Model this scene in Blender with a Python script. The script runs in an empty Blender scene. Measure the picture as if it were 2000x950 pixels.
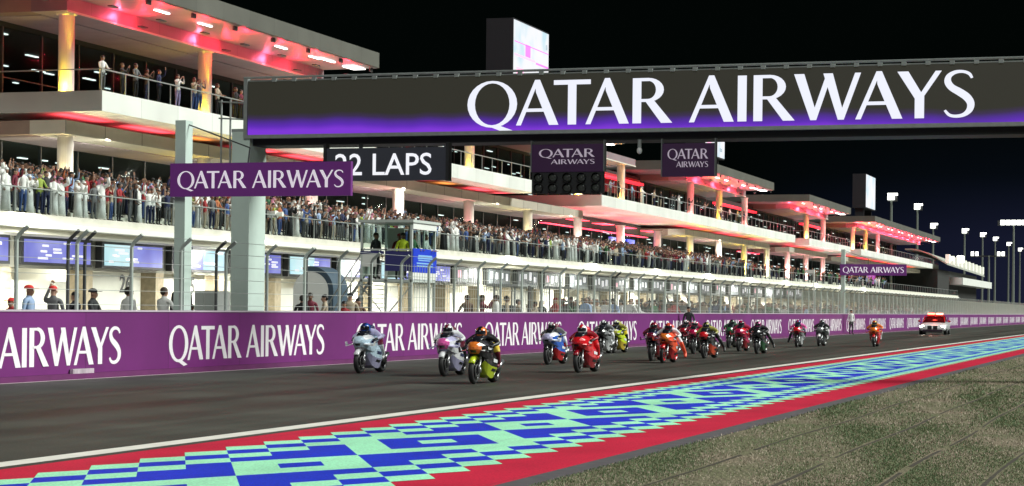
import bpy, math, random
import numpy as np
from mathutils import Vector, Matrix, Euler

random.seed(7)
C = bpy.context.scene.collection
SC = bpy.context.scene
RAD = math.radians
# World axes: +Y runs along the straight away from the camera, +X across it to the right, metres.

# ---------------------------------------------------------------- camera
cam = bpy.data.cameras.new("camera")
cam.lens = 72.0
cam.sensor_width = 36.0
cam.shift_y = (601.7 - 475.0) / 2000.0
cam.clip_start = 0.1
cam.clip_end = 6000
camo = bpy.data.objects.new("camera", cam)
C.objects.link(camo)
camo.location = (0, 0, 1.65)
camo.rotation_euler = (Matrix.Rotation(RAD(18), 3, 'Z') @ Matrix.Rotation(RAD(90), 3, 'X') @ Matrix.Rotation(0.011, 3, 'Z')).to_euler()
SC.camera = camo

# ---------------------------------------------------------------- night sky
world = bpy.data.worlds.new("World")
SC.world = world
world.use_nodes = True
wn, wl = world.node_tree.nodes, world.node_tree.links
for n in list(wn): wn.remove(n)
wo = wn.new('ShaderNodeOutputWorld'); bg = wn.new('ShaderNodeBackground')
tc = wn.new('ShaderNodeTexCoord'); sep = wn.new('ShaderNodeSeparateXYZ')
ramp = wn.new('ShaderNodeValToRGB')
wl.new(tc.outputs['Generated'], sep.inputs[0]); wl.new(sep.outputs['Z'], ramp.inputs[0])
el = ramp.color_ramp.elements
el[0].position = 0.0; el[0].color = (0.0125, 0.0145, 0.037, 1)
el[1].position = 0.10; el[1].color = (0.0007, 0.0016, 0.0013, 1)
e = el.new(0.035); e.color = (0.0095, 0.0115, 0.030, 1)
e = el.new(0.065); e.color = (0.0022, 0.0036, 0.0065, 1)
# the glow of the floodlit circuit sits over the far end of the straight
vd = wn.new('ShaderNodeVectorMath'); vd.operation = 'DOT_PRODUCT'; vd.inputs[1].default_value = (0.05, 0.998, 0.02)
nv = wn.new('ShaderNodeVectorMath'); nv.operation = 'NORMALIZE'
wl.new(tc.outputs['Generated'], nv.inputs[0]); wl.new(nv.outputs[0], vd.inputs[0])
mr = wn.new('ShaderNodeMapRange'); mr.inputs[1].default_value = 0.965; mr.inputs[2].default_value = 0.999
mr.inputs[3].default_value = 0.0; mr.inputs[4].default_value = 1.0
wl.new(vd.outputs['Value'], mr.inputs[0])
mixw = wn.new('ShaderNodeMixRGB'); mixw.inputs[1].default_value = (0.0007, 0.0016, 0.0013, 1)
wl.new(mr.outputs[0], mixw.inputs[0]); wl.new(ramp.outputs[0], mixw.inputs[2])
wl.new(mixw.outputs[0], bg.inputs[0]); bg.inputs[1].default_value = 1.0
wl.new(bg.outputs[0], wo.inputs[0])

# ---------------------------------------------------------------- circuit floodlights
def sun(name, to_light, strength, angle, col):
    l = bpy.data.lights.new(name, 'SUN'); l.energy = strength; l.angle = RAD(angle); l.color = col
    o = bpy.data.objects.new(name, l); C.objects.link(o)
    o.rotation_euler = Vector(to_light).to_track_quat('Z', 'Y').to_euler()
sun("floodlight_trackside", (0.76, 0.33, 0.60), 5.0, 25, (0.96, 1.0, 0.93))
sun("floodlight_straight", (0.15, -0.85, 0.60), 1.05, 25, (0.97, 1.0, 0.95))

SC.view_settings.view_transform = 'Standard'
SC.view_settings.look = 'None'
SC.view_settings.exposure = 0.0
SC.view_settings.gamma = 1.0
SC.render.engine = 'CYCLES'
SC.cycles.use_denoising = True
SC.cycles.max_bounces = 6
SC.cycles.transparent_max_bounces = 24
SC.cycles.sample_clamp_indirect = 4.0
SC.cycles.caustics_reflective = False
SC.cycles.caustics_refractive = False

# ---------------------------------------------------------------- materials
MATS = {}
def mat(name, col, rough=0.6, metal=0.0, emit=0.0, ecol=None, noise=0.0, nscale=3.0, bump=0.0, spec=0.5, coat=0.0, seam=0.0):
    if name in MATS: return MATS[name]
    m = bpy.data.materials.new(name); m.use_nodes = True
    nt = m.node_tree; b = nt.nodes['Principled BSDF']
    b.inputs['Base Color'].default_value = (*col, 1)
    b.inputs['Roughness'].default_value = rough
    b.inputs['Metallic'].default_value = metal
    b.inputs['Specular IOR Level'].default_value = spec
    b.inputs['Coat Weight'].default_value = coat
    if emit:
        b.inputs['Emission Color'].default_value = (*(ecol or col), 1)
        b.inputs['Emission Strength'].default_value = emit
    if noise or bump:
        t = nt.nodes.new('ShaderNodeTexCoord'); nz = nt.nodes.new('ShaderNodeTexNoise')
        nz.inputs['Scale'].default_value = nscale; nz.inputs['Detail'].default_value = 6
        nt.links.new(t.outputs['Object'], nz.inputs['Vector'])
        if noise:
            mx = nt.nodes.new('ShaderNodeMixRGB'); mx.blend_type = 'MULTIPLY'; mx.inputs[0].default_value = 1
            mx.inputs[1].default_value = (*col, 1)
            mp = nt.nodes.new('ShaderNodeMapRange'); mp.inputs[1].default_value = 0.3; mp.inputs[2].default_value = 0.7
            mp.inputs[3].default_value = 1 - noise; mp.inputs[4].default_value = 1 + noise * 0.6
            nt.links.new(nz.outputs['Fac'], mp.inputs[0]); nt.links.new(mp.outputs[0], mx.inputs[2])
            nt.links.new(mx.outputs[0], b.inputs['Base Color'])
        if bump:
            bp = nt.nodes.new('ShaderNodeBump'); bp.inputs['Strength'].default_value = bump; bp.inputs['Distance'].default_value = 0.02
            nt.links.new(nz.outputs['Fac'], bp.inputs['Height']); nt.links.new(bp.outputs[0], b.inputs['Normal'])
    if seam:
        t = nt.nodes.new('ShaderNodeTexCoord'); s = nt.nodes.new('ShaderNodeSeparateXYZ'); nt.links.new(t.outputs['Object'], s.inputs[0])
        d = nt.nodes.new('ShaderNodeMath'); d.operation = 'DIVIDE'; d.inputs[1].default_value = seam; nt.links.new(s.outputs['Y'], d.inputs[0])
        f = nt.nodes.new('ShaderNodeMath'); f.operation = 'FRACT'; nt.links.new(d.outputs[0], f.inputs[0])
        g = nt.nodes.new('ShaderNodeMath'); g.operation = 'GREATER_THAN'; g.inputs[1].default_value = .022 / seam; nt.links.new(f.outputs[0], g.inputs[0])
        fl = nt.nodes.new('ShaderNodeMath'); fl.operation = 'FLOOR'; nt.links.new(d.outputs[0], fl.inputs[0])
        wn_ = nt.nodes.new('ShaderNodeTexWhiteNoise'); wn_.noise_dimensions = '1D'; nt.links.new(fl.outputs[0], wn_.inputs['W'])
        ra = nt.nodes.new('ShaderNodeMapRange'); ra.inputs[3].default_value = .90; ra.inputs[4].default_value = 1.04; nt.links.new(wn_.outputs['Value'], ra.inputs[0])
        gm = nt.nodes.new('ShaderNodeMapRange'); gm.inputs[3].default_value = .45; gm.inputs[4].default_value = 1; nt.links.new(g.outputs[0], gm.inputs[0])
        pq = nt.nodes.new('ShaderNodeMath'); pq.operation = 'MULTIPLY'; nt.links.new(gm.outputs[0], pq.inputs[0]); nt.links.new(ra.outputs[0], pq.inputs[1])
        mx2 = nt.nodes.new('ShaderNodeMixRGB'); mx2.blend_type = 'MULTIPLY'; mx2.inputs[0].default_value = 1; mx2.inputs[1].default_value = (*col, 1)
        if b.inputs['Base Color'].links: nt.links.new(b.inputs['Base Color'].links[0].from_socket, mx2.inputs[1])
        nt.links.new(pq.outputs[0], mx2.inputs[2]); nt.links.new(mx2.outputs[0], b.inputs['Base Color'])
    MATS[name] = m
    return m

def worn_paint(name, col, rubber=.35):
    """road paint with grain, faint scuffs and rubber streaks along the track"""
    m = bpy.data.materials.new(name); m.use_nodes = True
    nt = m.node_tree; N, L = nt.nodes, nt.links; b = N['Principled BSDF']; b.inputs['Roughness'].default_value = .6; b.inputs['Specular IOR Level'].default_value = .2
    t = N.new('ShaderNodeTexCoord')
    def noise(vec, det=4):
        mp = N.new('ShaderNodeMapping'); mp.inputs['Scale'].default_value = vec; nz = N.new('ShaderNodeTexNoise'); nz.inputs['Scale'].default_value = 1; nz.inputs['Detail'].default_value = det
        L.new(t.outputs['Object'], mp.inputs[0]); L.new(mp.outputs[0], nz.inputs['Vector']); return nz.outputs['Fac']
    def rng_(a, f0, f1, lo, hi):
        r = N.new('ShaderNodeMapRange'); r.inputs[1].default_value = f0; r.inputs[2].default_value = f1; r.inputs[3].default_value = lo; r.inputs[4].default_value = hi; L.new(a, r.inputs[0]); return r.outputs[0]
    grain = noise((38, 38, 38), 6); patch = noise((.9, .5, 1)); streak = noise((5.5, .07, 1))
    mx = N.new('ShaderNodeMixRGB'); mx.blend_type = 'MULTIPLY'; mx.inputs[0].default_value = 1; mx.inputs[1].default_value = (*col, 1)
    pr_ = N.new('ShaderNodeMath'); pr_.operation = 'MULTIPLY'; L.new(rng_(grain, .3, .7, .72, 1.14), pr_.inputs[0]); L.new(rng_(patch, .3, .7, .80, 1.06), pr_.inputs[1]); L.new(pr_.outputs[0], mx.inputs[2])
    m2 = N.new('ShaderNodeMixRGB'); m2.inputs[2].default_value = (.05, .05, .05, 1); L.new(mx.outputs[0], m2.inputs[1]); L.new(rng_(streak, .60, .82, 0, rubber), m2.inputs[0]); L.new(m2.outputs[0], b.inputs['Base Color'])
    bp = N.new('ShaderNodeBump'); bp.inputs['Strength'].default_value = .25; bp.inputs['Distance'].default_value = .01; L.new(grain, bp.inputs['Height']); L.new(bp.outputs[0], b.inputs['Normal'])
    return m

def clear_glass(name, tint, gloss=0.1):
    if name in MATS: return MATS[name]
    m = bpy.data.materials.new(name); m.use_nodes = True
    nt = m.node_tree
    for n in list(nt.nodes): nt.nodes.remove(n)
    o = nt.nodes.new('ShaderNodeOutputMaterial'); mx = nt.nodes.new('ShaderNodeMixShader')
    t = nt.nodes.new('ShaderNodeBsdfTransparent'); g = nt.nodes.new('ShaderNodeBsdfGlossy')
    t.inputs[0].default_value = (*tint, 1); g.inputs['Roughness'].default_value = 0.08
    mx.inputs[0].default_value = gloss
    nt.links.new(t.outputs[0], mx.inputs[1]); nt.links.new(g.outputs[0], mx.inputs[2]); nt.links.new(mx.outputs[0], o.inputs[0])
    MATS[name] = m
    return m

def asphalt_material():
    m = bpy.data.materials.new("asphalt"); m.use_nodes = True
    nt = m.node_tree; N, L = nt.nodes, nt.links; b = N['Principled BSDF']
    t = N.new('ShaderNodeTexCoord')
    def noise(scale, vec=(1, 1, 1), det=5):
        mp = N.new('ShaderNodeMapping'); mp.inputs['Scale'].default_value = vec
        nz = N.new('ShaderNodeTexNoise'); nz.inputs['Scale'].default_value = scale; nz.inputs['Detail'].default_value = det
        L.new(t.outputs['Object'], mp.inputs[0]); L.new(mp.outputs[0], nz.inputs['Vector']); return nz.outputs['Fac']
    big = noise(0.25); streak = noise(1.0, (1.2, 0.018, 1)); fine = noise(45); cross = noise(1.0, (0.05, 0.55, 1))
    def mul(a, lo, hi, f0=0.3, f1=0.7):
        r = N.new('ShaderNodeMapRange'); r.inputs[1].default_value = f0; r.inputs[2].default_value = f1
        r.inputs[3].default_value = lo; r.inputs[4].default_value = hi; L.new(a, r.inputs[0]); return r.outputs[0]
    def prod(a, c):
        q = N.new('ShaderNodeMath'); q.operation = 'MULTIPLY'; L.new(a, q.inputs[0]); L.new(c, q.inputs[1]); return q.outputs[0]
    v = prod(prod(prod(mul(big, .8, 1.2), mul(streak, .50, 1.40)), mul(fine, .6, 1.4)), mul(cross, .84, 1.1))
    mx = N.new('ShaderNodeMixRGB'); mx.blend_type = 'MULTIPLY'; mx.inputs[0].default_value = 1
    mx.inputs[1].default_value = (0.0580, 0.0610, 0.0520, 1); L.new(v, mx.inputs[2]); L.new(mx.outputs[0], b.inputs['Base Color'])
    L.new(mul(streak, .50, .68), b.inputs['Roughness'])
    bp = N.new('ShaderNodeBump'); bp.inputs['Strength'].default_value = .25; bp.inputs['Distance'].default_value = .01
    L.new(fine, bp.inputs['Height']); L.new(bp.outputs[0], b.inputs['Normal'])
    b.inputs['Specular IOR Level'].default_value = 0.16
    return m

def grass_ground_material():
    m = bpy.data.materials.new("dry_turf"); m.use_nodes = True
    nt = m.node_tree; N, L = nt.nodes, nt.links; b = N['Principled BSDF']; b.inputs['Roughness'].default_value = .9
    b.inputs['Specular IOR Level'].default_value = .1
    t = N.new('ShaderNodeTexCoord')
    n1 = N.new('ShaderNodeTexNoise'); n1.inputs['Scale'].default_value = .5; n1.inputs['Detail'].default_value = 4
    n2 = N.new('ShaderNodeTexNoise'); n2.inputs['Scale'].default_value = 26; n2.inputs['Detail'].default_value = 8
    L.new(t.outputs['Object'], n1.inputs['Vector']); L.new(t.outputs['Object'], n2.inputs['Vector'])
    r1 = N.new('ShaderNodeValToRGB'); r1.color_ramp.elements[0].position = .35; r1.color_ramp.elements[1].position = .65
    r1.color_ramp.elements[0].color = (.140, .158, .095, 1); r1.color_ramp.elements[1].color = (.235, .20, .16, 1)
    r2 = N.new('ShaderNodeValToRGB'); r2.color_ramp.elements[0].position = .36; r2.color_ramp.elements[1].position = .64
    r2.color_ramp.elements[0].color = (.35, .40, .34, 1); r2.color_ramp.elements[1].color = (1.45, 1.35, 1.25, 1)
    L.new(n1.outputs['Fac'], r1.inputs[0]); L.new(n2.outputs['Fac'], r2.inputs[0])
    mx = N.new('ShaderNodeMixRGB'); mx.blend_type = 'MULTIPLY'; mx.inputs[0].default_value = 1
    L.new(r1.outputs[0], mx.inputs[1]); L.new(r2.outputs[0], mx.inputs[2])
    L.new(mx.outputs[0], b.inputs['Base Color'])
    bp = N.new('ShaderNodeBump'); bp.inputs['Strength'].default_value = .8; bp.inputs['Distance'].default_value = .03
    L.new(n2.outputs['Fac'], bp.inputs['Height']); L.new(bp.outputs[0], b.inputs['Normal'])
    return m

def led_wall_material():
    """dark LED wall showing a violet band that brightens to its lower edge (object Z runs 0..1.58 m)"""
    m = bpy.data.materials.new("led_wall_picture"); m.use_nodes = True
    nt = m.node_tree; N, L = nt.nodes, nt.links; b = N['Principled BSDF']
    b.inputs['Base Color'].default_value = (.012, .012, .011, 1); b.inputs['Roughness'].default_value = .5
    t = N.new('ShaderNodeTexCoord'); s = N.new('ShaderNodeSeparateXYZ'); L.new(t.outputs['Object'], s.inputs[0])
    nz = N.new('ShaderNodeTexNoise'); nz.inputs['Scale'].default_value = .55
    mp = N.new('ShaderNodeMapping'); mp.inputs['Scale'].default_value = (1, 0, .2); L.new(t.outputs['Object'], mp.inputs[0]); L.new(mp.outputs[0], nz.inputs['Vector'])
    ad = N.new('ShaderNodeMath'); ad.operation = 'MULTIPLY_ADD'; L.new(nz.outputs['Fac'], ad.inputs[0]); ad.inputs[1].default_value = -.28; L.new(s.outputs['Z'], ad.inputs[2])
    sx = N.new('ShaderNodeMath'); sx.operation = 'MULTIPLY_ADD'; L.new(s.outputs['X'], sx.inputs[0]); sx.inputs[1].default_value = .011; L.new(ad.outputs[0], sx.inputs[2])
    r = N.new('ShaderNodeValToRGB'); e = r.color_ramp.elements
    e[0].position = 0; e[0].color = (.20, .03, .66, 1); e[1].position = .46; e[1].color = (.022, .021, .014, 1)
    q = e.new(.12); q.color = (.105, .016, .46, 1); q = e.new(.34); q.color = (.036, .018, .075, 1); q = e.new(.24); q.color = (.065, .016, .27, 1)
    L.new(sx.outputs[0], r.inputs[0]); L.new(r.outputs[0], b.inputs['Emission Color']); b.inputs['Emission Strength'].default_value = 1.0
    return m

def blotch_screen_material(name, c0, c1, c2, scale, strength):
    m = bpy.data.materials.new(name); m.use_nodes = True
    nt = m.node_tree; N, L = nt.nodes, nt.links; b = N['Principled BSDF']
    b.inputs['Base Color'].default_value = (.02, .02, .03, 1); b.inputs['Roughness'].default_value = .3
    t = N.new('ShaderNodeTexCoord'); nz = N.new('ShaderNodeTexNoise'); nz.inputs['Scale'].default_value = scale; nz.inputs['Detail'].default_value = 2
    L.new(t.outputs['Object'], nz.inputs['Vector']); r = N.new('ShaderNodeValToRGB'); e = r.color_ramp.elements
    e[0].position = .35; e[0].color = (*c0, 1); e[1].position = .66; e[1].color = (*c2, 1); q = e.new(.5); q.color = (*c1, 1)
    L.new(nz.outputs['Fac'], r.inputs[0]); L.new(r.outputs[0], b.inputs['Emission Color']); b.inputs['Emission Strength'].default_value = strength
    return m

# ---------------------------------------------------------------- mesh builder
class MB:
    def __init__(s): s.v = []; s.f = []; s.m = []
    def add(s, vs, fs, m=0):
        o = len(s.v); s.v += [tuple(p) for p in vs]; s.f += [tuple(i + o for i in f) for f in fs]; s.m += [m] * len(fs)
    def box(s, x0, x1, y0, y1, z0, z1, m=0):
        s.add([(x0, y0, z0), (x1, y0, z0), (x1, y1, z0), (x0, y1, z0), (x0, y0, z1), (x1, y0, z1), (x1, y1, z1), (x0, y1, z1)],
              [(3, 2, 1, 0), (4, 5, 6, 7), (0, 1, 5, 4), (1, 2, 6, 5), (2, 3, 7, 6), (3, 0, 4, 7)], m); return s
    def bar(s, p0, p1, w, h, m=0):
        p0, p1 = Vector(p0), Vector(p1); d = (p1 - p0).normalized()
        u = d.cross(Vector((0, 0, 1)));
        if u.length < 1e-4: u = Vector((1, 0, 0))
        u.normalize(); n = u.cross(d); u *= w / 2; n *= h / 2
        vs = [p + a * u + b * n for p in (p0, p1) for a, b in ((-1, -1), (1, -1), (1, 1), (-1, 1))]
        s.add(vs, [(0, 1, 2, 3), (7, 6, 5, 4), (0, 4, 5, 1), (1, 5, 6, 2), (2, 6, 7, 3), (3, 7, 4, 0)], m); return s
    def tube(s, p0, p1, r0, r1=None, n=8, m=0, cap=True):
        r1 = r0 if r1 is None else r1; p0, p1 = Vector(p0), Vector(p1); d = (p1 - p0).normalized()
        u = d.cross(Vector((0, 0, 1)))
        if u.length < 1e-4: u = Vector((1, 0, 0))
        u.normalize(); w = d.cross(u)
        vs = [p + (u * math.cos(a) + w * math.sin(a)) * r for p, r in ((p0, r0), (p1, r1)) for a in (2 * math.pi * i / n for i in range(n))]
        fs = [(i, (i + 1) % n, n + (i + 1) % n, n + i) for i in range(n)]
        if cap: fs += [tuple(range(n))[::-1], tuple(range(n, 2 * n))]
        s.add(vs, fs, m); return s
    def path(s, pts, r, n=8, m=0):
        for a, b in zip(pts, pts[1:]): s.tube(a, b, r, r, n, m)
        return s
    def loft(s, rings, m=0, cap=True):
        n = len(rings[0]); vs = [p for r in rings for p in r]; fs = []
        for k in range(len(rings) - 1):
            for i in range(n): fs.append((k * n + i, k * n + (i + 1) % n, (k + 1) * n + (i + 1) % n, (k + 1) * n + i))
        if cap: fs += [tuple(range(n))[::-1], tuple((len(rings) - 1) * n + i for i in range(n))]
        s.add(vs, fs, m); return s
    def ell(s, c, r, nu=12, nv=8, m=0, zmin=-1.0):
        rings = []
        for k in range(nv + 1):
            t = -math.pi / 2 + math.pi * k / nv; z = max(math.sin(t), zmin); q = math.cos(t) if math.sin(t) >= zmin else math.sqrt(max(0, 1 - zmin * zmin))
            rings.append([(c[0] + r[0] * q * math.cos(a), c[1] + r[1] * q * math.sin(a), c[2] + r[2] * z) for a in (2 * math.pi * i / nu for i in range(nu))])
        s.loft(rings, m, cap=False); return s
    def lathe(s, c, prof, n=20, m=0, axis='X', closed=True):
        """prof: (offset along the axis, radius)"""
        rings = []
        for o, r in prof:
            ring = []
            for i in range(n):
                a = 2 * math.pi * i / n
                if axis == 'X': ring.append((c[0] + o, c[1] + r * math.cos(a), c[2] + r * math.sin(a)))
                elif axis == 'Z': ring.append((c[0] + r * math.cos(a), c[1] + r * math.sin(a), c[2] + o))
                else: ring.append((c[0] + r * math.cos(a), c[1] + o, c[2] + r * math.sin(a)))
            rings.append(ring)
        if closed: rings.append(rings[0])
        s.loft(rings, m, cap=False); return s
    def build(s, name, mats, parent=None, loc=None, smooth=False, local=False):
        """vertices are world metres unless local; they are stored relative to the parent's (or own) base point"""
        me = bpy.data.meshes.new(name)
        base = Vector((0, 0, 0))
        if not local: base = parent_base(parent) if parent else Vector(loc or (0, 0, 0))
        own = Vector(loc) if (loc and parent and not local) else None
        sub = own if own else base
        me.from_pydata([(v[0] - sub.x, v[1] - sub.y, v[2] - sub.z) for v in s.v], [], s.f)
        mats = mats if isinstance(mats, (list, tuple)) else [mats]
        for q in mats: me.materials.append(q)
        me.polygons.foreach_set('material_index', s.m)
        if smooth: me.polygons.foreach_set('use_smooth', [True] * len(s.f))
        me.update()
        o = bpy.data.objects.new(name, me); C.objects.link(o)
        if parent: o.parent = parent; o.location = (sub - base) if own else (0, 0, 0)
        elif not local: o.location = base
        return o

def parent_base(p):
    b = Vector((0, 0, 0))
    while p: b += Vector(p.location); p = p.parent
    return b

def tag(o, label=None, cat=None, group=None, kind=None):
    if label: o['label'] = label
    if cat: o['category'] = cat
    if group: o['group'] = group
    if kind: o['kind'] = kind
    return o
def empty(name, loc, rz=0, label=None, cat=None, group=None):
    o = bpy.data.objects.new(name, None); o.empty_display_size = .2; C.objects.link(o)
    o.location = loc; o.rotation_euler = (0, 0, rz); return tag(o, label, cat, group)
def copy_tree(o, parent=None):
    c = o.copy(); C.objects.link(c); c.parent = parent
    for ch in o.children: copy_tree(ch, c)
    return c
def lamp(name, kind, loc, energy, col, direction=None, size=.2, size_y=None, spot=60, blend=.6):
    l = bpy.data.lights.new(name, kind); l.energy = energy; l.color = col
    if kind == 'AREA':
        l.shape = 'RECTANGLE' if size_y else 'SQUARE'; l.size = size
        if size_y: l.size_y = size_y
    else: l.shadow_soft_size = size
    if kind == 'SPOT': l.spot_size = RAD(spot); l.spot_blend = blend
    o = bpy.data.objects.new(name, l); C.objects.link(o); o.location = loc
    if direction: o.rotation_euler = (-Vector(direction)).to_track_quat('Z', 'Y').to_euler()
    return o

# ---------------------------------------------------------------- lettering (flared roman capitals, drawn here stroke by stroke)
def ring_strip(cx, cy, ro, ri, a0, a1, n, shift=0.0):
    ps = []
    for i in range(n):
        q = []
        for a in (a0 + (a1 - a0) * i / n, a0 + (a1 - a0) * (i + 1) / n):
            q.append(((cx + ro[0] * math.cos(a), cy + ro[1] * math.sin(a)), (cx + shift + ri[0] * math.cos(a), cy + ri[1] * math.sin(a))))
        ps.append([q[0][0], q[1][0], q[1][1], q[0][1]])
    return ps
def s_strip():
    pts = [(.52, .83, .045), (.47, .92, .06), (.36, .97, .06), (.22, .96, .075), (.11, .88, .10), (.09, .76, .125), (.16, .64, .135), (.30, .54, .15),
           (.43, .43, .15), (.50, .30, .135), (.48, .16, .115), (.38, .06, .08), (.24, .03, .065), (.12, .06, .06), (.04, .16, .045)]
    cr = []
    for i in range(len(pts) - 1):
        p = [Vector(pts[max(0, min(len(pts) - 1, i + d))]) for d in (-1, 0, 1, 2)]
        for u in (0, .25, .5, .75):
            cr.append(tuple(.5 * (2 * p[1] + (p[2] - p[0]) * u + (2 * p[0] - 5 * p[1] + 4 * p[2] - p[3]) * u * u + (3 * p[1] - p[0] - 3 * p[2] + p[3]) * u ** 3)))
    pts = cr + [pts[-1]]
    L, R = [], []
    for i, (x, y, w) in enumerate(pts):
        a = pts[max(i - 1, 0)]; b = pts[min(i + 1, len(pts) - 1)]
        d = Vector((b[0] - a[0], b[1] - a[1])).normalized(); n = Vector((-d.y, d.x)) * w / 2
        L.append((x + n.x, y + n.y)); R.append((x - n.x, y - n.y))
    return [[L[i], L[i + 1], R[i + 1], R[i]] for i in range(len(pts) - 1)]
TAU = 2 * math.pi
GLYPH = {
    'Q': (1.02, [ring_strip(.51, .49, (.51, .53), (.355, .475), 0, TAU, 28), [[(.42, .0), (.60, .03), (.98, -.13), (.80, -.17)]]]),
    'A': (.86, [[[(0, 0), (.10, 0), (.43, .93), (.38, 1.02)]], [[(.38, 1.02), (.48, 1.02), (.86, 0), (.67, 0), (.40, .74)]], [[(.17, .30), (.60, .30), (.58, .375), (.19, .375)]]]),
    'T': (.74, [[[(.285, 0), (.455, 0), (.455, .95), (.285, .95)]], [[(0, .895), (.74, .895), (.74, 1.0), (0, 1.0)]]]),
    'R': (.76, [[[(0, 0), (.17, 0), (.17, 1), (0, 1)]], [[(.15, .93), (.32, .93), (.32, 1), (.15, 1)]], ring_strip(.30, .735, (.31, .265), (.155, .20), -math.pi / 2, math.pi / 2, 12),
                [[(.15, .47), (.32, .47), (.32, .535), (.15, .535)]], [[(.24, .50), (.42, .50), (.78, 0), (.56, 0)]]]),
    'I': (.17, [[[(0, 0), (.17, 0), (.17, 1), (0, 1)]]]),
    'W': (1.24, [[[(0, 1), (.19, 1), (.43, .12), (.42, 0), (.31, 0)]], [[(.31, 0), (.42, 0), (.67, .86), (.60, .98)]], [[(.545, 1), (.72, 1), (.93, .12), (.93, 0), (.82, 0)]], [[(.82, 0), (.93, 0), (1.24, 1), (1.13, 1)]]]),
    'Y': (.80, [[[(0, 1), (.20, 1), (.47, .48), (.33, .40)]], [[(.37, .44), (.47, .44), (.80, 1), (.69, 1)]], [[(.32, 0), (.49, 0), (.49, .47), (.32, .47)]]]),
    'S': (.57, [s_strip()]),
}
KERN = {('Q', 'A'): -.02, ('A', 'T'): -.10, ('T', 'A'): -.10, ('A', 'R'): .07, ('A', 'I'): .07, ('I', 'R'): .13, ('R', 'W'): .0, ('W', 'A'): -.10, ('A', 'Y'): -.10, ('Y', 'S'): .02}
def layout(text):
    x = 0; out = []; prev = None
    for ch in text:
        if ch == ' ': x += .34; prev = None; continue
        x += KERN.get((prev, ch), .05) if prev else 0
        w, strokes = GLYPH[ch]; out.append((x, strokes)); x += w; prev = ch
    return out, x
def lettering(mb, text, origin, udir, vdir, ndir, width, height, m=0, lift=.004, bold=0.0):
    o, u, v, n = Vector(origin), Vector(udir), Vector(vdir), Vector(ndir)
    items, w = layout(text); k = width / w; j = 0
    for x, strokes in items:
        for si, st in enumerate(strokes):
            d = n * (lift + .0025 * si)
            for q in st:
                if bold and len(st) > 1:
                    a0, a1, b1, b0 = [Vector(p) for p in q]; e0 = (a0 - b0).normalized() * bold; e1 = (a1 - b1).normalized() * bold
                    q = [a0 + e0, a1 + e1, b1 - e1, b0 - e0]
                elif bold:
                    ym = sum(p[1] for p in q) / len(q); lo = [p[0] for p in q if p[1] <= ym]; hi = [p[0] for p in q if p[1] > ym]
                    cl, ch = (sum(lo) / len(lo), sum(hi) / len(hi))
                    q = [(p[0] + math.copysign(bold, p[0] - (cl if p[1] <= ym else ch)), p[1]) for p in q]
                pts = [o + u * ((x + a) * k) + v * (b * height) + d for a, b in q]
                e1 = pts[1] - pts[0]; e2 = pts[2] - pts[1]
                if e1.cross(e2).dot(n) < 0: pts.reverse()
                mb.add(pts, [tuple(range(len(pts)))], m)
def plain_text(body, size, name, material, parent, loc, rot, bold=0.0):
    cu = bpy.data.curves.new(name, 'FONT'); cu.body = body; cu.size = size; cu.extrude = .004; cu.offset = bold; cu.resolution_u = 3
    t = bpy.data.objects.new(name, cu); C.objects.link(t)
    me = bpy.data.meshes.new_from_object(t.evaluated_get(bpy.context.evaluated_depsgraph_get()))
    bpy.data.objects.remove(t); me.materials.clear(); me.materials.append(material)
    o = bpy.data.objects.new(name, me); C.objects.link(o); o.parent = parent
    o.location = Vector(loc) - parent_base(parent); o.rotation_euler = rot
    return o

X, Y, Z = Vector((1, 0, 0)), Vector((0, 1, 0)), Vector((0, 0, 1))
M_white = mat('white_paint', (.80, .82, .78), .5, noise=.08, nscale=.6)
M_cream = mat('cream_render', (.70, .68, .58), .7, noise=.08, nscale=1.2)
M_beige = mat('beige_panel', (.42, .39, .32), .6, noise=.10, nscale=.8)
M_brick = mat('sand_block', (.50, .42, .29), .8, noise=.2, nscale=4)
M_roofgrey = mat('roof_cladding', (.115, .115, .098), .55, noise=.14, nscale=.5, seam=3.2)
M_soffit = mat('soffit_panel', (.30, .245, .265), .5, noise=.14, nscale=.7, seam=2.4)
M_dark = mat('black_frame', (.012, .013, .015), .5)
M_darkgrey = mat('dark_grey_frame', (.035, .037, .04), .5)
M_fpost = mat('fence_post_paint', (.46, .52, .48), .5, .1, noise=.1, nscale=4)
M_steel = mat('galvanised_steel', (.34, .37, .36), .45, .35, noise=.12, nscale=6)
M_pillar = mat('grey_green_steel_paint', (.56, .68, .62), .5, noise=.07, nscale=1.5)
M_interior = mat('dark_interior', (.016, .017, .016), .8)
M_purple = mat('purple_banner', (.168, .020, .168), .5, noise=.16, nscale=.5, bump=.06, seam=3.885)
M_purple2 = mat('purple_sign', (.135, .022, .175), .5, noise=.10, nscale=2.0, emit=.05, ecol=(.55, .08, .80))
M_litletters = mat('backlit_lettering', (.85, .80, .88), .5, emit=.42, ecol=(.95, .85, 1.0))
M_plum = mat('dark_plum_sign', (.026, .006, .034), .5, noise=.15, nscale=2, emit=.012, ecol=(.6, .1, .8))  # printed sign, tiny glow added to lift its purple
M_letters = mat('white_lettering', (.88, .84, .88), .5)
M_lilac = mat('pale_lilac_lettering', (.60, .50, .62), .5, emit=.20, ecol=(.85, .75, .9))  # printed letters, glow added to brighten them
M_paneglass = clear_glass('window_glass', (.78, .84, .82), .004)
M_railglass = clear_glass('rail_glass', (.90, .93, .93), .05)
M_lamp = mat('white_lamp', (.9, .9, .9), .4, emit=5.0, ecol=(1, .98, .95))
M_dash = mat('tube_and_reflection', (.9, .9, .9), .4, emit=1.7, ecol=(.92, .98, 1.0))
M_redlamp = mat('red_lamp', (.6, .02, .04), .4, emit=1.5, ecol=(1.0, .055, .10))
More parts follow.
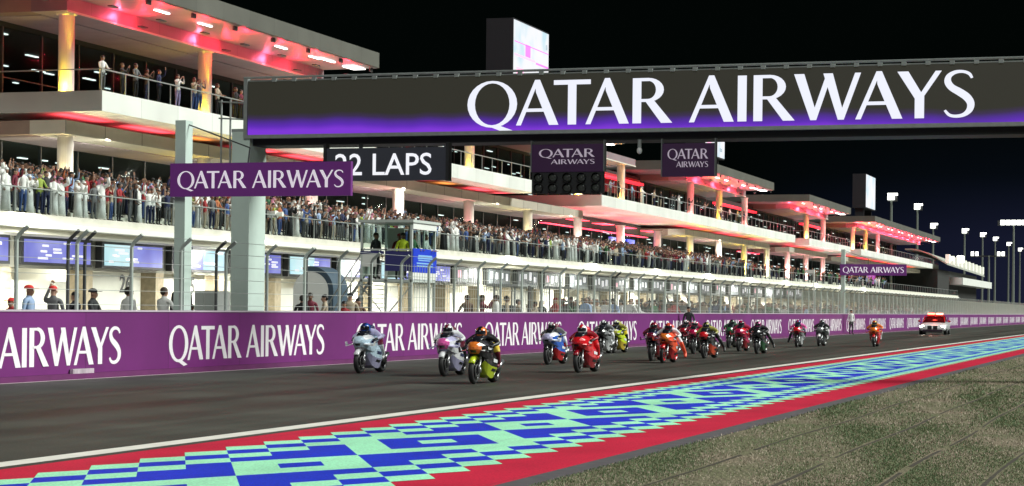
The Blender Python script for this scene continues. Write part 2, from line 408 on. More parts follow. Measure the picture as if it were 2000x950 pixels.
M_redstrip = mat('red_led_strip', (.6, .02, .04), .4, emit=6.0, ecol=(1.0, .07, .10))
M_orangestrip = mat('amber_led_strip', (.6, .2, .04), .4, emit=3.2, ecol=(1.0, .33, .08))
def pieces(name, boxes, m, parent):
    """each box a mesh of its own"""
    return [MB().box(*b).build(name, m, parent, loc=((b[0] + b[1]) / 2, b[2], b[4])) for b in boxes]

# ================================================================ GROUND
def sheet(name, x0, x1, y0, y1, z, m, kind='structure'):
    mb = MB(); mb.add([(x0, y0, z), (x1, y0, z), (x1, y1, z), (x0, y1, z)], [(0, 1, 2, 3)])
    return tag(mb.build(name, m), kind=kind)
M_asphalt = asphalt_material()
sheet('ground', -1500, 1500, -40, 3500, -.016, mat('desert_ground', (.11, .10, .075), .9, noise=.3, nscale=.2))
sheet('race_track', -22.95, -11.0, -30, 1400, 0.0, M_asphalt)
sheet('pit_lane', -48, -22.95, -30, 600, -.004, mat('pit_lane_concrete', (.17, .17, .155), .7, noise=.2, nscale=.7))
M_line = mat('white_line_paint', (.78, .76, .70), .6, noise=.12, nscale=3)
sheet('track_edge_line', -11.50, -11.17, -20, 1400, .004, M_line)
sheet('barrier_foot_line', -22.62, -22.5, -20, 1400, .004, mat('pink_line_paint', (.62, .50, .55), .7, noise=.2, nscale=2))
M_red = worn_paint('red_runoff_paint', (.62, .018, .058), .4)
sheet('red_runoff', -11.0, -6.0, -20, 1400, .004, M_red)
sheet('concrete_edge', -6.0, -5.66, -20, 1400, .004, mat('grey_edge_concrete', (.085, .078, .088), .8, noise=.25, nscale=4, bump=.2))
# woven diamond pattern painted on the run-off: square cells turned 45 degrees and stretched along the track
M_mint = worn_paint('mint_paint', (.42, .95, .62), .2)
M_blue = worn_paint('blue_paint', (.012, .042, .64), .15)
D, Ecell, S0, YT = .265, .512, -10.445, 18.42
def cell_blue(i, j):
    r = i + j
    if r in (0, 12, ): return False
    if r in (1, 11): return True
    n = math.floor((i - j) / 16.0)
    for k in (n - 1, n, n + 1):
        a, b = i - 8 * k, j + 8 * k
        if 3 <= a <= 5 and 1 <= b <= 3: return a == 4 and b == 2
        if 6 <= a <= 10 and -4 <= b <= 0:
            c = max(abs(a - 8), abs(b + 2)); return c == 1
    return r not in (2, 10)
pm = MB()
for q in range(-16, 1300):
    for r in range(13):
        if (q + r) % 2: continue
        i, j = (r + q) // 2, (r - q) // 2
        s, y = S0 + D * r, YT + Ecell * q
        pm.add([(s, y, .008), (s + D, y - Ecell, .008), (s + 2 * D, y, .008), (s + D, y + Ecell, .008)], [(0, 1, 2, 3)], 1 if cell_blue(i, j) else 0)
tag(pm.build('runoff_paint', [M_mint, M_blue]), kind='structure')
M_turf = grass_ground_material()
sheet('turf_ground', -5.66, 60, -20, 900, .002, M_turf)
furrows = (-4.72, -3.62, -2.66, -1.72, -.75, .2)
fm = MB()
M_soil = mat('bare_soil', (.045, .038, .025), .95, noise=.4, nscale=8)
for fx in furrows:
    for k in range(260):
        y = 14 + k * .9; w = .014 + .016 * random.random()
        if random.random() < .05: continue
        x0 = fx + .03 * math.sin(y * .6 + fx); x1 = fx + .03 * math.sin((y + .9) * .6 + fx)
        fm.add([(x0 - w, y, .006), (x0 + w, y, .006), (x1 + w, y + .9, .006), (x1 - w, y + .9, .006)], [(0, 1, 2, 3)])
tag(fm.build('soil_furrows', M_soil), kind='structure')
def grass():
    rng = np.random.default_rng(3); n = 230000
    u = rng.random(n); y = 15.0 / (1 - u * (1 - 15 / 85.)); x = -5.7 + rng.random(n) * (1.2 + .20 * y)
    keep = np.ones(n, bool)
    for fx in furrows: keep &= np.abs(x - fx - .03 * np.sin(y * .6 + fx)) > .05
    patch = np.sin(x * 1.7 + 1.3 * np.sin(y * .5)) + np.sin(y * .37 + x * 2.2) + .8 * np.sin(x * 5.1 + y * .8 + 2 * np.sin(y * .23))
    keep &= (rng.random(n) < np.clip(.62 + .22 * patch, .12, 1))
    x, y, patch = x[keep], y[keep], patch[keep]; n = len(x)
    sc = np.clip(y / 26, .8, 1.7); h = (.012 + .018 * rng.random(n)) * sc; w = (.005 + .005 * rng.random(n)) * sc
    a = rng.random(n) * math.pi; tilt = (rng.random(n) - .5) * 1.6; ta = rng.random(n) * TAU
    co = np.zeros((n, 3, 3), np.float32)
    co[:, 0] = np.stack([x - np.cos(a) * w, y - np.sin(a) * w, np.full(n, .002)], 1); co[:, 1] = np.stack([x + np.cos(a) * w, y + np.sin(a) * w, np.full(n, .002)], 1)
    co[:, 2] = np.stack([x + np.cos(ta) * tilt * h, y + np.sin(ta) * tilt * h, .002 + h], 1)
    me = bpy.data.meshes.new('grass'); me.vertices.add(3 * n); me.loops.add(3 * n); me.polygons.add(n)
    me.vertices.foreach_set('co', co.ravel()); me.loops.foreach_set('vertex_index', np.arange(3 * n, dtype=np.int32))
    me.polygons.foreach_set('loop_start', np.arange(0, 3 * n, 3, dtype=np.int32))
    me.polygons.foreach_set('material_index', np.where(rng.random(n) - .22 * patch > .62, 0, np.where(rng.random(n) < .4, 1, 2)).astype(np.int32))
    for nm, c in (('straw_blade', (.40, .335, .27)), ('olive_blade', (.17, .185, .10)), ('green_blade', (.125, .185, .095))): me.materials.append(mat(nm, c, .8, spec=.15))
    me.update(calc_edges=True); o = bpy.data.objects.new('grass', me); C.objects.link(o); tag(o, kind='stuff')
grass()

# ================================================================ PIT BUILDING
pb = empty('pit_building', (-44, 88.8, 0), 0, 'long pale pit building with terrace, glowing columns, red lit soffits and grey slab roofs', 'building')
def part(name, mb, mats, **k): return mb.build(name, mats, pb, **k)
Y0B, Y1B = 58, 440
mb = MB().box(-60, -44, Y0B, Y1B, 4.95, 5.25); part('terrace_deck', mb, mat('terrace_concrete', (.66, .65, .56), .7, noise=.16, nscale=1.0))
mb = MB().box(-46.6, -43.8, Y0B, Y1B, 4.66, 4.93).box(-46.6, -44.1, Y0B, Y1B, 4.44, 4.655, 1); part('canopy_fascia', mb, [mat('canopy_white', (.88, .88, .80), .5), mat('canopy_cream', (.80, .79, .68), .6)])
# garages
mb = MB().box(-47.0, -46.3, Y0B, Y1B, 3.12, 4.516); part('garage_lintel', mb, mat('garage_lintel_paint', (.36, .36, .31), .6, noise=.1, nscale=1))
M_garwall = mat('garage_wall_white', (.80, .80, .70), .6, noise=.06, nscale=1)
mb = MB().box(-54.3, -54.0, Y0B, Y1B, 0, 4.9); part('garage_back_wall', mb, M_garwall)
GP = 6.75; G0 = 67.7
gar = [G0 + GP * k for k in range(52)]
for k, gy in enumerate(gar):
    mb = MB().box(-47.0, -46.2, gy - .60, gy + .20, 0, 3.116, 0).box(-46.2, -46.12, gy - .52, gy + .12, .0, 1.1, 1)
    part('garage_pier', mb, [M_brick, M_beige])
    if k < 34:
        dz = [3.1, 2.6, 3.1, 2.9][k % 4]
        mb = MB().box(-46.82, -46.72, gy + 1.0, gy + 5.6, 0.0, dz, 0).box(-46.72, -46.66, gy + 1.0, gy + 5.6, 1.28, 1.36, 1)
        for q in range(5): mb.box(-46.72, -46.68, gy + 1.3 + q * .85, gy + 1.98 + q * .85, .55, 1.22, 1)
        part('garage_partition', mb, [M_garwall, M_darkgrey])
for k, t in ((2, '26'), (3, '35')):
    gy = gar[k]; yy = {2: 84.75, 3: 91.3}[k]
    plain_text(t, 1.12, 'garage_number', mat('number_grey', (.06, .065, .065), .6), pb, (-46.69, yy, 2.2), (RAD(90), 0, RAD(90)), .03)
for k in range(12):
    yy = 62 + k * 21; lamp('garage_light', 'AREA', (-49.4, yy + 10, 4.7), 3600, (1.0, .98, .84), (0.1, 0, -1), 2.2, 20)
    if k < 9: lamp('canopy_light', 'AREA', (-45.0, yy + 10, 4.42), 3400, (1.0, .99, .88), (-.8, 0, -1), .3, 20)

# storeys above: dark glazed rooms behind the columns
LB = [(88.8, 180.8), (222, 271.4), (285.8, 319), (335, 440)]          # beams over the terrace columns
SL = [(88.8, 160), (180, 279.4), (290.7, 329.4), (341, 457)]          # white floor slabs
UB = [(88.8, 120.6), (152, 199.7), (222, 255), (286, 319), (350, 440)]
RF = [(80.5, 120.6), (147, 181), (214, 254), (280, 317.5), (344, 443)]
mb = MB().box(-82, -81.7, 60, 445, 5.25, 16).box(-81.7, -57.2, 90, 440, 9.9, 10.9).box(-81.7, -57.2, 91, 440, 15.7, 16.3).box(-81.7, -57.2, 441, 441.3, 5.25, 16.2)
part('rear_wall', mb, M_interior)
mb = MB()
for i, yy in enumerate(np.arange(93, 438, 4.2)):
    for s in (-59, -62.5, -66.5, -71, -76):
        for zt in (9.86, 15.66):
            if random.random() < .30: continue
            a = random.random() * .8; L_ = random.choice((.5, .9, 1.2)) * (1.0 + max(0, yy - 180) / 160.)
            drop = random.choice((0, 0, .5, 1.4, 2.4))  # lowered tubes stand in for light reflections in the glazing
            mb.box(s - .09 + a, s + .09 + a, yy, yy + L_, zt - .06 - drop, zt - drop)
part('tubes_and_reflections', mb, M_dash)
for zz, z1, nm in ((5.25, 9.9, 'terrace_glazing'), (12.05, 15.7, 'upper_glazing')):
    g = MB().box(-57.03, -57.0, 91, 440, zz, z1).box(-81, -57.05, 90.97, 91, zz, z1); gl = part(nm, g, M_paneglass)
    fr = MB(); yy = 91.0
    while yy < 440: fr.box(-57.12, -56.96, yy, yy + .1, zz, z1); yy += 3.8
    fr.box(-57.1, -56.97, 91.12, 440, zz + 1.05, zz + 1.1)
    for s in range(-80, -57, 4): fr.box(s, s + .1, 90.92, 91.06, zz, z1)
    fr.build('mullions', M_darkgrey, gl)
M_slab = mat('white_slab', (.80, .83, .78), .55, noise=.09, nscale=.35, seam=4.0)
M_beamend = mat('shaded_beam_end', (.20, .14, .11), .6, noise=.12, nscale=1)  # brown puts the shade on the camera-facing beam ends into the colour
for a, b in SL:
    part('floor_slab', MB().box(-62, -50, a, b, 11.05, 12.05), M_slab)
    g = MB(); y = a + .1
    g.box(-50.13, -50.1, a + .1, b - .1, 12.1, 13.08); rail = part('balcony_glass', g, M_railglass)
    r = MB().box(-50.15, -50.08, a + .1, b - .1, 13.085, 13.14)
    r.box(-62, -50.15, a + .08, a + .14, 13.085, 13.14)
    while y < b: r.box(-50.14, -50.09, y, y + .05, 12.052, 13.08); y += 2.4
    r.build('handrail', M_steel, rail)
for a, b in LB:
    mb = MB().box(-54, -52, a, b, 9.97, 10.65).box(-62, -54, a, a + 1.0, 9.97, 10.65, 1).box(-57, -54, a + 1, b, 9.91, 9.97, 2)
    y = a
    while y < b: mb.box(-52, -51.992, y, y + .04, 9.97, 10.65, 3); y += 3.9
    part('terrace_beam', mb, [M_beige, M_beamend, M_soffit, M_darkgrey])
    y = a + 1.0; k = 0
    while y < b - 2:
        pieces('cornice_light', [(-53.3, -52.6, y, min(y + (2.6 if k % 3 == 2 else 4.6), b - .3), 10.655, 10.69)], M_orangestrip if k % 3 == 2 else M_redstrip, pb); y += 6.9; k += 1
pieces('recess_light', [(-56.6, -56.0, a, b, 9.6, 9.65) for a, b in ((182, 221), (272, 285))] + [(-54.6, -53.4, y, y + 4, 10.0, 10.04) for y in (184, 193, 202, 212)], mat('recess_red_led', (.6, .02, .04), .4, emit=3.5, ecol=(1.0, .05, .10)), pb)
for a, b in RF:
    rf = part('roof', MB().box(-64, -48.2, a, b, 16.74, 17.68), M_roofgrey)
    MB().box(-63.9, -48.3, a + .1, b - .1, 16.70, 16.737).build('soffit', M_soffit, rf)
    rl, wt, fx = [], [], []; y = a + 1.2; k = 0
    while y < b - 4:
        rl.append((-49.1, y + 1.6))
        if k % 2 == 0: rl.append((-51.2, y + 3.6))
        if k % 3 != 1: wt.append((-49.85, -49.7, y + 2.2, y + 3.7, 16.63, 16.68))
        fx.append((-48.6, -48.5, y + 3.9, y + 4.3, 16.45, 16.69)); y += 4.9; k += 1
    wt.append((-49.8, -49.0, b - 2.2, b - .35, 16.61, 16.66)); wt.append((-49.6, -49.4, b - 6.4, b - 4.2, 16.61, 16.66))
    for px, py in rl:
        pieces('soffit_uplight', [(px - .12, px + .12, py - .35, py + .35, 15.98, 16.04)], M_darkgrey, rf)
        lamp('soffit_red_glow', 'POINT', (px, py, 16.16), 120 * (1 + py / 260), (1, .018, .05), size=.06)
    for py in np.arange(a + 4, b - 1, 9.0):
        lamp('beam_wash', 'POINT', (-51.75, py, 16.35), 55 * (1 + py / 300), (1, .10, .20), size=.06)
    pieces('soffit_white_tube', wt, M_lamp, rf); pieces('soffit_bracket', fx, M_darkgrey, rf)
for a, b in UB:
    mb = MB().box(-54, -52, a, b, 16.02, 16.70).box(-62, -54, a, a + 1.0, 16.02, 16.7, 1).box(-57, -54, a + 1, b, 15.96, 16.02, 2).box(-52.0, -51.94, a, b, 15.95, 16.05, 3)
    part('roof_beam', mb, [M_soffit, M_beamend, M_soffit, M_cream])
pieces('glazing_red_light', [(-56.9, -56.3, a, b, 15.3, 15.55) for a, b in ((121, 146), (202, 220), (258, 284), (321, 342))] + [(-70, -58.5, 89.9, 90.3, 15.75, 15.9), (-66, -59.5, 89.9, 90.3, 9.6, 9.72)], mat('red_wash', (.6, .02, .04), .4, emit=1.6, ecol=(1, .03, .05)), pb)
part('recess_wall', MB().box(-57.5, -57.13, 200, 221.5, 14.0, 16.0).box(-57.5, -57.13, 121, 150, 14.0, 16.0), mat('wall_red_glow_tint', (.38, .02, .03), .6))  # red base colour paints in the red light on the recess walls
# columns and their uplights
COL = {'y': (1.0, .72, .05), 'w': (1.0, .84, .40), 'p': (1.0, .32, .36), 'o': (1.0, .42, .08), 'r': (1.0, .16, .16)}
M_col = mat('column_plaster', (.60, .55, .50), .6, noise=.05, nscale=2)
yk = [89.4 + 15.25 * k for k in range(23)]
c1 = 'wypppwpprypywpppyyypwyo'; c2 = 'yyoyyyyooryrpyoryoypyoy'
for k, y in enumerate(yk):
    for lev, (z0, z1, cs) in enumerate(((5.25, 9.97, c1), (12.05, 16.02, c2))):
        if lev == 1 and not (any(a - 6 <= y <= b + 6 for a, b in UB) and any(a <= y + .2 and y + 1 <= b for a, b in SL)): continue
        if y > (390 if lev else 325): continue
        mb = MB().tube((-52.7, y + .6, z0), (-52.7, y + .6, z1), .40, n=20)
        mb.tube((-52.7, y + .6, z0 + .001), (-52.7, y + .6, z0 + .12), .46, n=20); mb.tube((-52.7, y + .6, z1 - .06), (-52.7, y + .6, z1), .52, n=20)
        part('column', mb, M_col, smooth=False)
        c = COL[cs[k]]
        if y < 440:
            lamp('column_uplight', 'POINT', (-52.45, y - .12, z0 + (1.9 if lev == 0 else .3)), (420 if lev == 0 else 240) * (1 + max(0, y - 140) / 90), c, size=.08)
            lamp('column_uplight', 'SPOT', (-52.0, y + .12, z0 + .3), (1500 if lev == 0 else 1500) * (1 + max(0, y - 140) / 160), c, (-.095, .055, 1), .05, spot=17, blend=.8)
# big boards behind the terrace crowd
for y, L_, nm in ((206.5, 6.0, 'a'), (213.5, 3.2, 'b')):
    part('bar_screen', MB().box(-56.6, -56.4, y, y + L_, 6.9, 9.2), blotch_screen_material('blue_screen_' + nm, (.01, .06, .9), (.02, .13, 1.0), (.18, .22, .95), .7, 1.0))
part('bar_screen', MB().box(-50.6, -50.4, 352, 361, 6.5, 9.3), blotch_screen_material('magenta_screen', (.5, .03, .45), (.7, .1, .6), (.9, .4, .8), .5, .8))
# terrace balustrade
tb = empty('terrace_balustrade', (-44.1, Y0B, 5.25), 0, 'long glass balustrade with thin steel rail along the terrace edge', 'balustrade')
MB().box(-44.13, -44.1, Y0B, Y1B, 5.32, 6.25).build('glass_panel', M_railglass, tb)
r = MB().tube((-44.115, Y0B, 6.28), (-44.115, Y1B, 6.28), .028, n=6)
y = Y0B
while y < Y1B: r.box(-44.14, -44.09, y, y + .05, 5.252, 6.25); y += 2.7
r.build('handrail', M_steel, tb)

# timing screens over the garage doors
SCRW = [blotch_screen_material('lavender_screen_%d' % i, (.16, .17, .62), (.22, .24, .72), (.34, .36, .80), .5, .95) for i in range(2)]
SCRC = blotch_screen_material('cyan_screen', (.45, .78, .86), (.58, .88, .92), (.66, .90, .95), .6, .95)
M_scrtext = mat('screen_white_text', (.8, .8, .85), .5, emit=.85, ecol=(.92, .92, .98))
M_scrpink = mat('screen_pink_text', (.8, .4, .5), .5, emit=.7, ecol=(.9, .45, .55))
def screen(k, gy):
    far = k >= 9
    lab = ['wide', 'pale', 'bright'][k % 3]
    t = empty('garage_screen', (-45.9, gy + .55, 3.25), 0, None, 'screen', 'screens above the garage doors')
    L_ = 5.9 if not far else 5.2
    y0, y1 = gy + .55, gy + .55 + L_
    MB().box(-46.28, -45.95, y0, y1, 3.24, 4.44).build('housing', M_darkgrey, t)
    rr = random.Random(k * 13 + 5)
    if not far:
        split = [.0, 1.0, .47, .55, .5, .6, .45, .5, .5][k]
        a = y0 + .22 + (L_ - .44) * split
        swap = k in (3,)
        if split > 0: MB().box(-45.948, -45.90, y0 + .22, a - .02, 3.36, 4.32).build('display', SCRW[0] if (swap or split == 1.0) else SCRC, t)
        if split < 1: MB().box(-45.948, -45.90, a + .02, y1 - .22, 3.36, 4.32).build('display', SCRC if swap else SCRW[1], t)
        bx = []
        for q in range(9):
            yy = y0 + .5 + rr.random() * (L_ - 1.8); zz = 3.5 + (q % 6) * .13
            bx.append((-45.899, -45.894, yy, yy + .35 + .7 * rr.random(), zz + .004 * q, zz + .085 + .004 * q))
        pieces('screen_line', bx, M_scrtext, t)
    else:
        MB().box(-45.948, -45.90, y0 + .15, y1 - .15, 3.36, 4.34).build('display', mat('grey_board', (.16, .18, .20), .5, emit=.10, ecol=(.5, .55, .6)), t)
        for q in range(4):
            yy = y0 + .5 + q * 1.15; zz = 3.5 + rr.random() * .3
            pieces('board_mark', [(-45.899, -45.893, yy, yy + .6, zz, zz + .35 + .25 * rr.random())], M_scrpink if (q == 0 and k % 3 == 0) else M_scrtext, t)
    return t
SL_LABEL = ['cut-off lavender screen above the first garage at the left edge of the photo', 'all lavender screen with white writing above the garage behind the red helmets',
            'screen half cyan and half lavender above garage number 26', 'screen with lavender left and cyan right above garage number 35',
            'half cyan screen directly behind the thick gantry pillar', 'cyan and lavender screen above the teal arched awning', 'cyan and lavender screen just left of the timing cabin',
            'screen hidden behind the blue boards of the timing cabin', 'cyan and white screen just right of the timing cabin']
ORD = ['first', 'second', 'third', 'fourth', 'fifth', 'sixth', 'seventh', 'eighth', 'ninth', 'tenth', 'eleventh', 'twelfth', 'thirteenth', 'fourteenth', 'fifteenth', 'sixteenth', 'seventeenth', 'eighteenth', 'nineteenth', 'twentieth']
for k, gy in enumerate(gar[:29]):
    t = screen(k, gy)
    t['label'] = SL_LABEL[k] if k < 9 else 'dark garage board with white marks, %s board past the bright screens' % ORD[k - 9]

# screens standing on the roof
for y0, y1, z0, z1, lab in ((153.6, 163.1, 19.15, 24.55, 'tall roof screen with white and magenta picture rising behind the gantry lettering'),
                            (222.8, 232.9, 19.0, 24.5, 'white roof screen mostly hidden beside the second hanging plum sign'),
                            (346, 357, 19.15, 24.9, 'far white and pale blue roof screen left of the light masts')):
    t = empty('roof_screen', (-51, y0, 17.68), 0, lab, 'screen', 'screens standing on the pit roof')
    cb = MB().box(-52.3, -50.06, y0, y1, z0, z1)
    for yy in (y0 + 1, y1 - 1.3): cb.box(-52.0, -50.5, yy, yy + .3, 17.685, z0)
    cb.build('cabinet', mat('black_cabinet', (.012, .010, .016), .6), t)
    MB().box(-50.055, -50.0, y0 + .12, y1 - .12, z0 + .15, z1 - .12).build('display', blotch_screen_material('roof_picture', (.62, .84, .92), (.93, .95, .98), (.98, .97, .99), .35, 1.0), t)
    if y0 < 300:
        pm2 = MB(); w = y1 - y0; h = z1 - z0
        for (a0, a1, b0, b1, c) in ((0.02, .98, .66, .675, 0), (.32, .46, .50, .68, 0), (.02, .6, .46, .49, 1), (.62, .98, .44, .47, 0), (.08, .28, .16, .30, 1), (.72, .86, .14, .22, 2), (.9, .95, .72, .80, 2)):
            pm2.box(-49.999, -49.99, y0 + a0 * w, y0 + a1 * w, z0 + b0 * h, z0 + b1 * h, c)
        pm2.build('picture_marks', [mat('magenta_mark', (.6, .1, .6), .5, emit=.7, ecol=(.75, .28, .75)), mat('pink_mark', (.8, .3, .5), .5, emit=.8, ecol=(.95, .5, .75)), mat('grey_mark', (.3, .35, .4), .5, emit=.5, ecol=(.4, .5, .6))], t)

# ================================================================ BARRIER AND FENCE
YB0, YB1 = 26, 900
pw = empty('pit_wall', (-22.8, 36, 0), 0, 'purple pit wall lettered QATAR AIRWAYS in white along the track', 'barrier')
MB().box(-23.4, -22.8, YB0, YB1, .12, 1.46).build('banner_wall', M_purple, pw)
MB().box(-23.45, -22.66, YB0, YB1, 0, .117).build('foot_kerb', mat('dark_magenta_kerb', (.12, .012, .10), .6, noise=.2, nscale=2), pw)
MB().box(-23.44, -22.78, YB0, YB1, 1.462, 1.50).build('wall_capping', mat('pale_capping', (.50, .42, .50), .6), pw)
first = None
for k in range(46):
    y0 = 32.16 + 11.65 * k
    if first is None:
        mb = MB(); lettering(mb, 'QATAR AIRWAYS', (-22.8, y0, .30), Y, Z, X, 9.3, .82, bold=.014)
        first = mb.build('lettering', M_letters, pw, loc=(-22.8, y0, .30))
    else:
        o = first.copy(); C.objects.link(o); o.parent = pw; o.location = first.location + Vector((0, 11.65 * k, 0))
MB().box(-22.78, -22.70, 39.2, 40.1, .10, .22).build('scuff_plate', mat('scuffed_aluminium', (.5, .42, .48), .5, noise=.3, nscale=6), pw)

ff = empty('debris_fence', (-23.2, 33, 1.48), 0, 'galvanised debris fence of bent-topped posts and cables on the pit wall', 'fence')
def post_geo(mb, x, y, r=.045):
    mb.path([(x, y, 1.46), (x, y, 2.98), (x + .06, y, 3.08), (x + .27, y, 3.26)], r, 7)
p0 = None; ys = [35.2 + 2.49 * k for k in range(300)]
far = MB()
for k, y in enumerate(ys):
    if k < 98:
        if p0 is None: mb = MB(); post_geo(mb, -23.2, y); p0 = mb.build('post', M_fpost, ff, loc=(-23.2, y, 1.48))
        else:
            o = p0.copy(); C.objects.link(o); o.parent = ff; o.location = p0.location + Vector((0, y - ys[0], 0))
    else: post_geo(far, -23.2, y, .06)
tag(far.build('far_posts', M_fpost, ff), kind='stuff')
for y, x in ((40.05, -23.35), (40.78, -23.35), (53.1, -23.35), (47.3, -23.3), (86.2, -23.3)): ex = MB(); post_geo(ex, x, y, .04); ex.build('gate_post', mat('dark_post', (.07, .075, .075), .6), ff, loc=(x, y, 1.48))
for y, z1 in ((45.9, 2.35), (58.1, 2.6), (74.3, 2.5)): MB().tube((-23.45, y, 1.0), (-23.45, y, z1), .05, n=7).build('gate_post', mat('dark_post', ()), ff, loc=(-23.45, y, 1.48))
wr = MB()
for z in (1.62, 1.95, 2.28, 2.61, 2.94): wr.tube((-23.19, 30, z), (-23.19, 780, z), .0065, n=4)
wr.tube((-23.0, 30, 3.24), (-23.0, 780, 3.24), .0065, n=4)
wr.build('cable', mat('fence_cable', (.45, .48, .46), .5, .3), ff)
ms = MB(); y = 60.0
while y < 780:
    w = .006 + .00003 * y; ms.box(-23.178, -23.178 + min(.018, .004 + .00012 * y), y, y + w, 1.5, 3.0); y += .24
ms.build('wire_mesh', mat('fence_mesh_wire', (.52, .57, .50), .6, .0), ff)

# ================================================================ GANTRY
YG = 50.6
gt = empty('led_gantry', (-24.24, YG, 0), 0, 'wide LED gantry lettered QATAR AIRWAYS spanning the track above a violet band', 'gantry')
MB().box(-24.5, -23.97, YG, YG + 1.05, 0, 6.35).build('pillar', M_pillar, gt)
MB().box(-2.4, -1.85, YG, YG + 1.05, 0, 6.1).build('pillar', M_pillar, gt)
mb = MB().box(-24.02, 1.0, YG - .02, YG + .10, 6.26, 7.70)
lw = mb.build('led_wall', led_wall_material(), gt, loc=(-24.02, YG - .02, 6.24))
fr = MB().box(-24.14, -24.03, YG - .06, YG + .12, 6.16, 7.82).box(-24.03, 1.0, YG - .06, YG + .12, 6.16, 6.255)
fr.tube((-24.14, YG - .05, 7.80), (1.0, YG - .05, 7.80), .035, n=6)
x = -23.3
while x < 1: fr.box(x, x + .11, YG - .07, YG + .03, 7.68, 7.80); x += .58
fr.box(-24.02, 1.0, YG - .01, YG + .12, 7.705, 7.74)
fr.build('frame', M_steel, gt)
tr = MB().box(-24.1, 1, YG + .2, YG + 1.2, 5.98, 6.10).box(-24.1, 1, YG + .2, YG + .3, 6.1, 7.6)
for i in range(24): tr.bar((-24 + i, YG + .3, 6.05), (-23 + i, YG + 1.2, 6.05), .06, .06); tr.bar((-24 + i, YG + 1.15, 6.1), (-23.5 + i, YG + 1.15, 7.6), .07, .07); tr.bar((-23.5 + i, YG + 1.15, 7.6), (-23 + i, YG + 1.15, 6.1), .07, .07)
tr.box(-24.1, 1, YG + 1.1, YG + 1.2, 7.6, 7.7)
tr.build('truss', mat('black_truss', (.006, .007, .007), .6), gt)
ld = MB()
for x in (-24.62, -24.35): ld.tube((x - .3, YG + .2, 5.2), (x - .3, YG + .2, 7.25), .03, n=6)
for z in (6.75, 7.2): ld.tube((-25.0, YG + .2, z), (-24.2, YG + .2, z - .05), .022, n=5)
ld.box(-24.66, -24.2, YG + .3, YG + .6, 6.36, 6.46); ld.build('service_rail', M_steel, gt)
lm = MB(); lettering(lm, 'QATAR AIRWAYS', (-17.72, YG - .02, 6.385), X, Z, -Y, 13.0, 1.15)
lm.build('lettering', mat('led_white', (.1, .1, .1), .5, emit=.98, ecol=(.86, .88, 1.0)), gt)

# sign board on its own mast, and the same again far down the straight
def flag_sign(y, x0=-23.64):
    t = empty('mast_sign', (x0, y, 0))
    MB().box(x0 + .005, x0 + .29, y + .02, y + .40, 0, 6.2).build('mast', M_pillar, t)
    MB().box(x0 - .03, x0 + 4.78, y - .16, y - .03, 4.30, 5.12).build('sign_board', M_purple2, t)
    MB().box(x0 + .05, x0 + 4.7, y - .03, y + .03, 4.66, 4.76).build('arm', M_steel, t)
    MB().bar((x0 + .29, y + .2, 6.1), (x0 + 2.0, y + .1, 5.5), .03, .03).bar((x0 + 2.0, y + .1, 5.5), (x0 + 2.0, y, 5.1), .03, .03).build('stay', M_darkgrey, t)
    mb = MB(); lettering(mb, 'QATAR AIRWAYS', (x0 + .17, y - .16, 4.50), X, Z, -Y, 4.43, .42)
    mb.build('lettering', M_litletters, t); return t
tag(flag_sign(45.6), 'purple QATAR AIRWAYS sign board on grey mast in front of the lap board', 'sign', 'mast signs along the pit wall')
tag(flag_sign(150.2, -23.5), 'small far purple QATAR AIRWAYS sign on mast beyond the cabin near the safety car', 'sign', 'mast signs along the pit wall')

# boards hanging under the gantry
lb = empty('lap_board', (-20, YG, 4.99), 0, 'dark board reading 22 LAPS hanging under the gantry', 'board')
MB().box(-21.7, -18.3, YG - .02, YG + .16, 4.99, 5.86).build('panel', mat('slate_panel', (.045, .05, .07), .5, noise=.1, nscale=3), lb)
pieces('hanger', [(-18.30, -18.22, YG - .05, YG + .2, 4.97, 5.98), (-21.78, -21.705, YG - .05, YG + .2, 4.97, 5.98), (-20.8, -20.7, YG + .05, YG + .1, 5.862, 5.98)], M_dark, lb)
plain_text('22 LAPS', .82, 'lettering', mat('led_lap_text', (.1, .1, .1), .5, emit=.95, ecol=(.93, .94, 1.0)), lb, (-21.47, YG - .03, 5.14), (RAD(90), 0, 0), .004)
def hang_sign(x0, x1, z0, z1, t, light_rows):
    h = z1 - z0; w = x1 - x0
    MB().box(x0, x1, YG - .02, YG + .12, z0, z1).build('panel', M_plum, t)
    mb = MB()
    lettering(mb, 'QATAR', (x0 + .10 * w, YG - .02, z1 - .47 * h), X, Z, -Y, .78 * w, .30 * h); mb.build('lettering', M_lilac, t); mb = MB()
    lettering(mb, 'AIRWAYS', (x0 + .27 * w, YG - .02, z1 - .72 * h), X, Z, -Y, .61 * w, .17 * h)
    mb.build('lettering', M_lilac, t)
    pieces('hanger', [(x0 - .03, x0 - .003, YG - .04, YG + .15, z0, 5.98), (x1 + .003, x1 + .035, YG - .04, YG + .15, z0, 5.98)], mat('grey_hanger', (.14, .15, .15), .5), t)
sl = empty('start_lights', (-15, YG, 4.62), 0, 'start light panel of ten dark lamps under a plum QATAR AIRWAYS sign', 'traffic light')
hang_sign(-15.94, -14.02, 5.17, 5.88, sl, True)
MB().box(-15.94, -14.02, YG + .0, YG + .14, 4.62, 5.166).build('lamp_panel', M_dark, sl)
lens = mat('unlit_lens', (.055, .06, .055), .12, spec=.6, coat=.6); hood = mat('lamp_hood', (.02, .02, .02), .6)
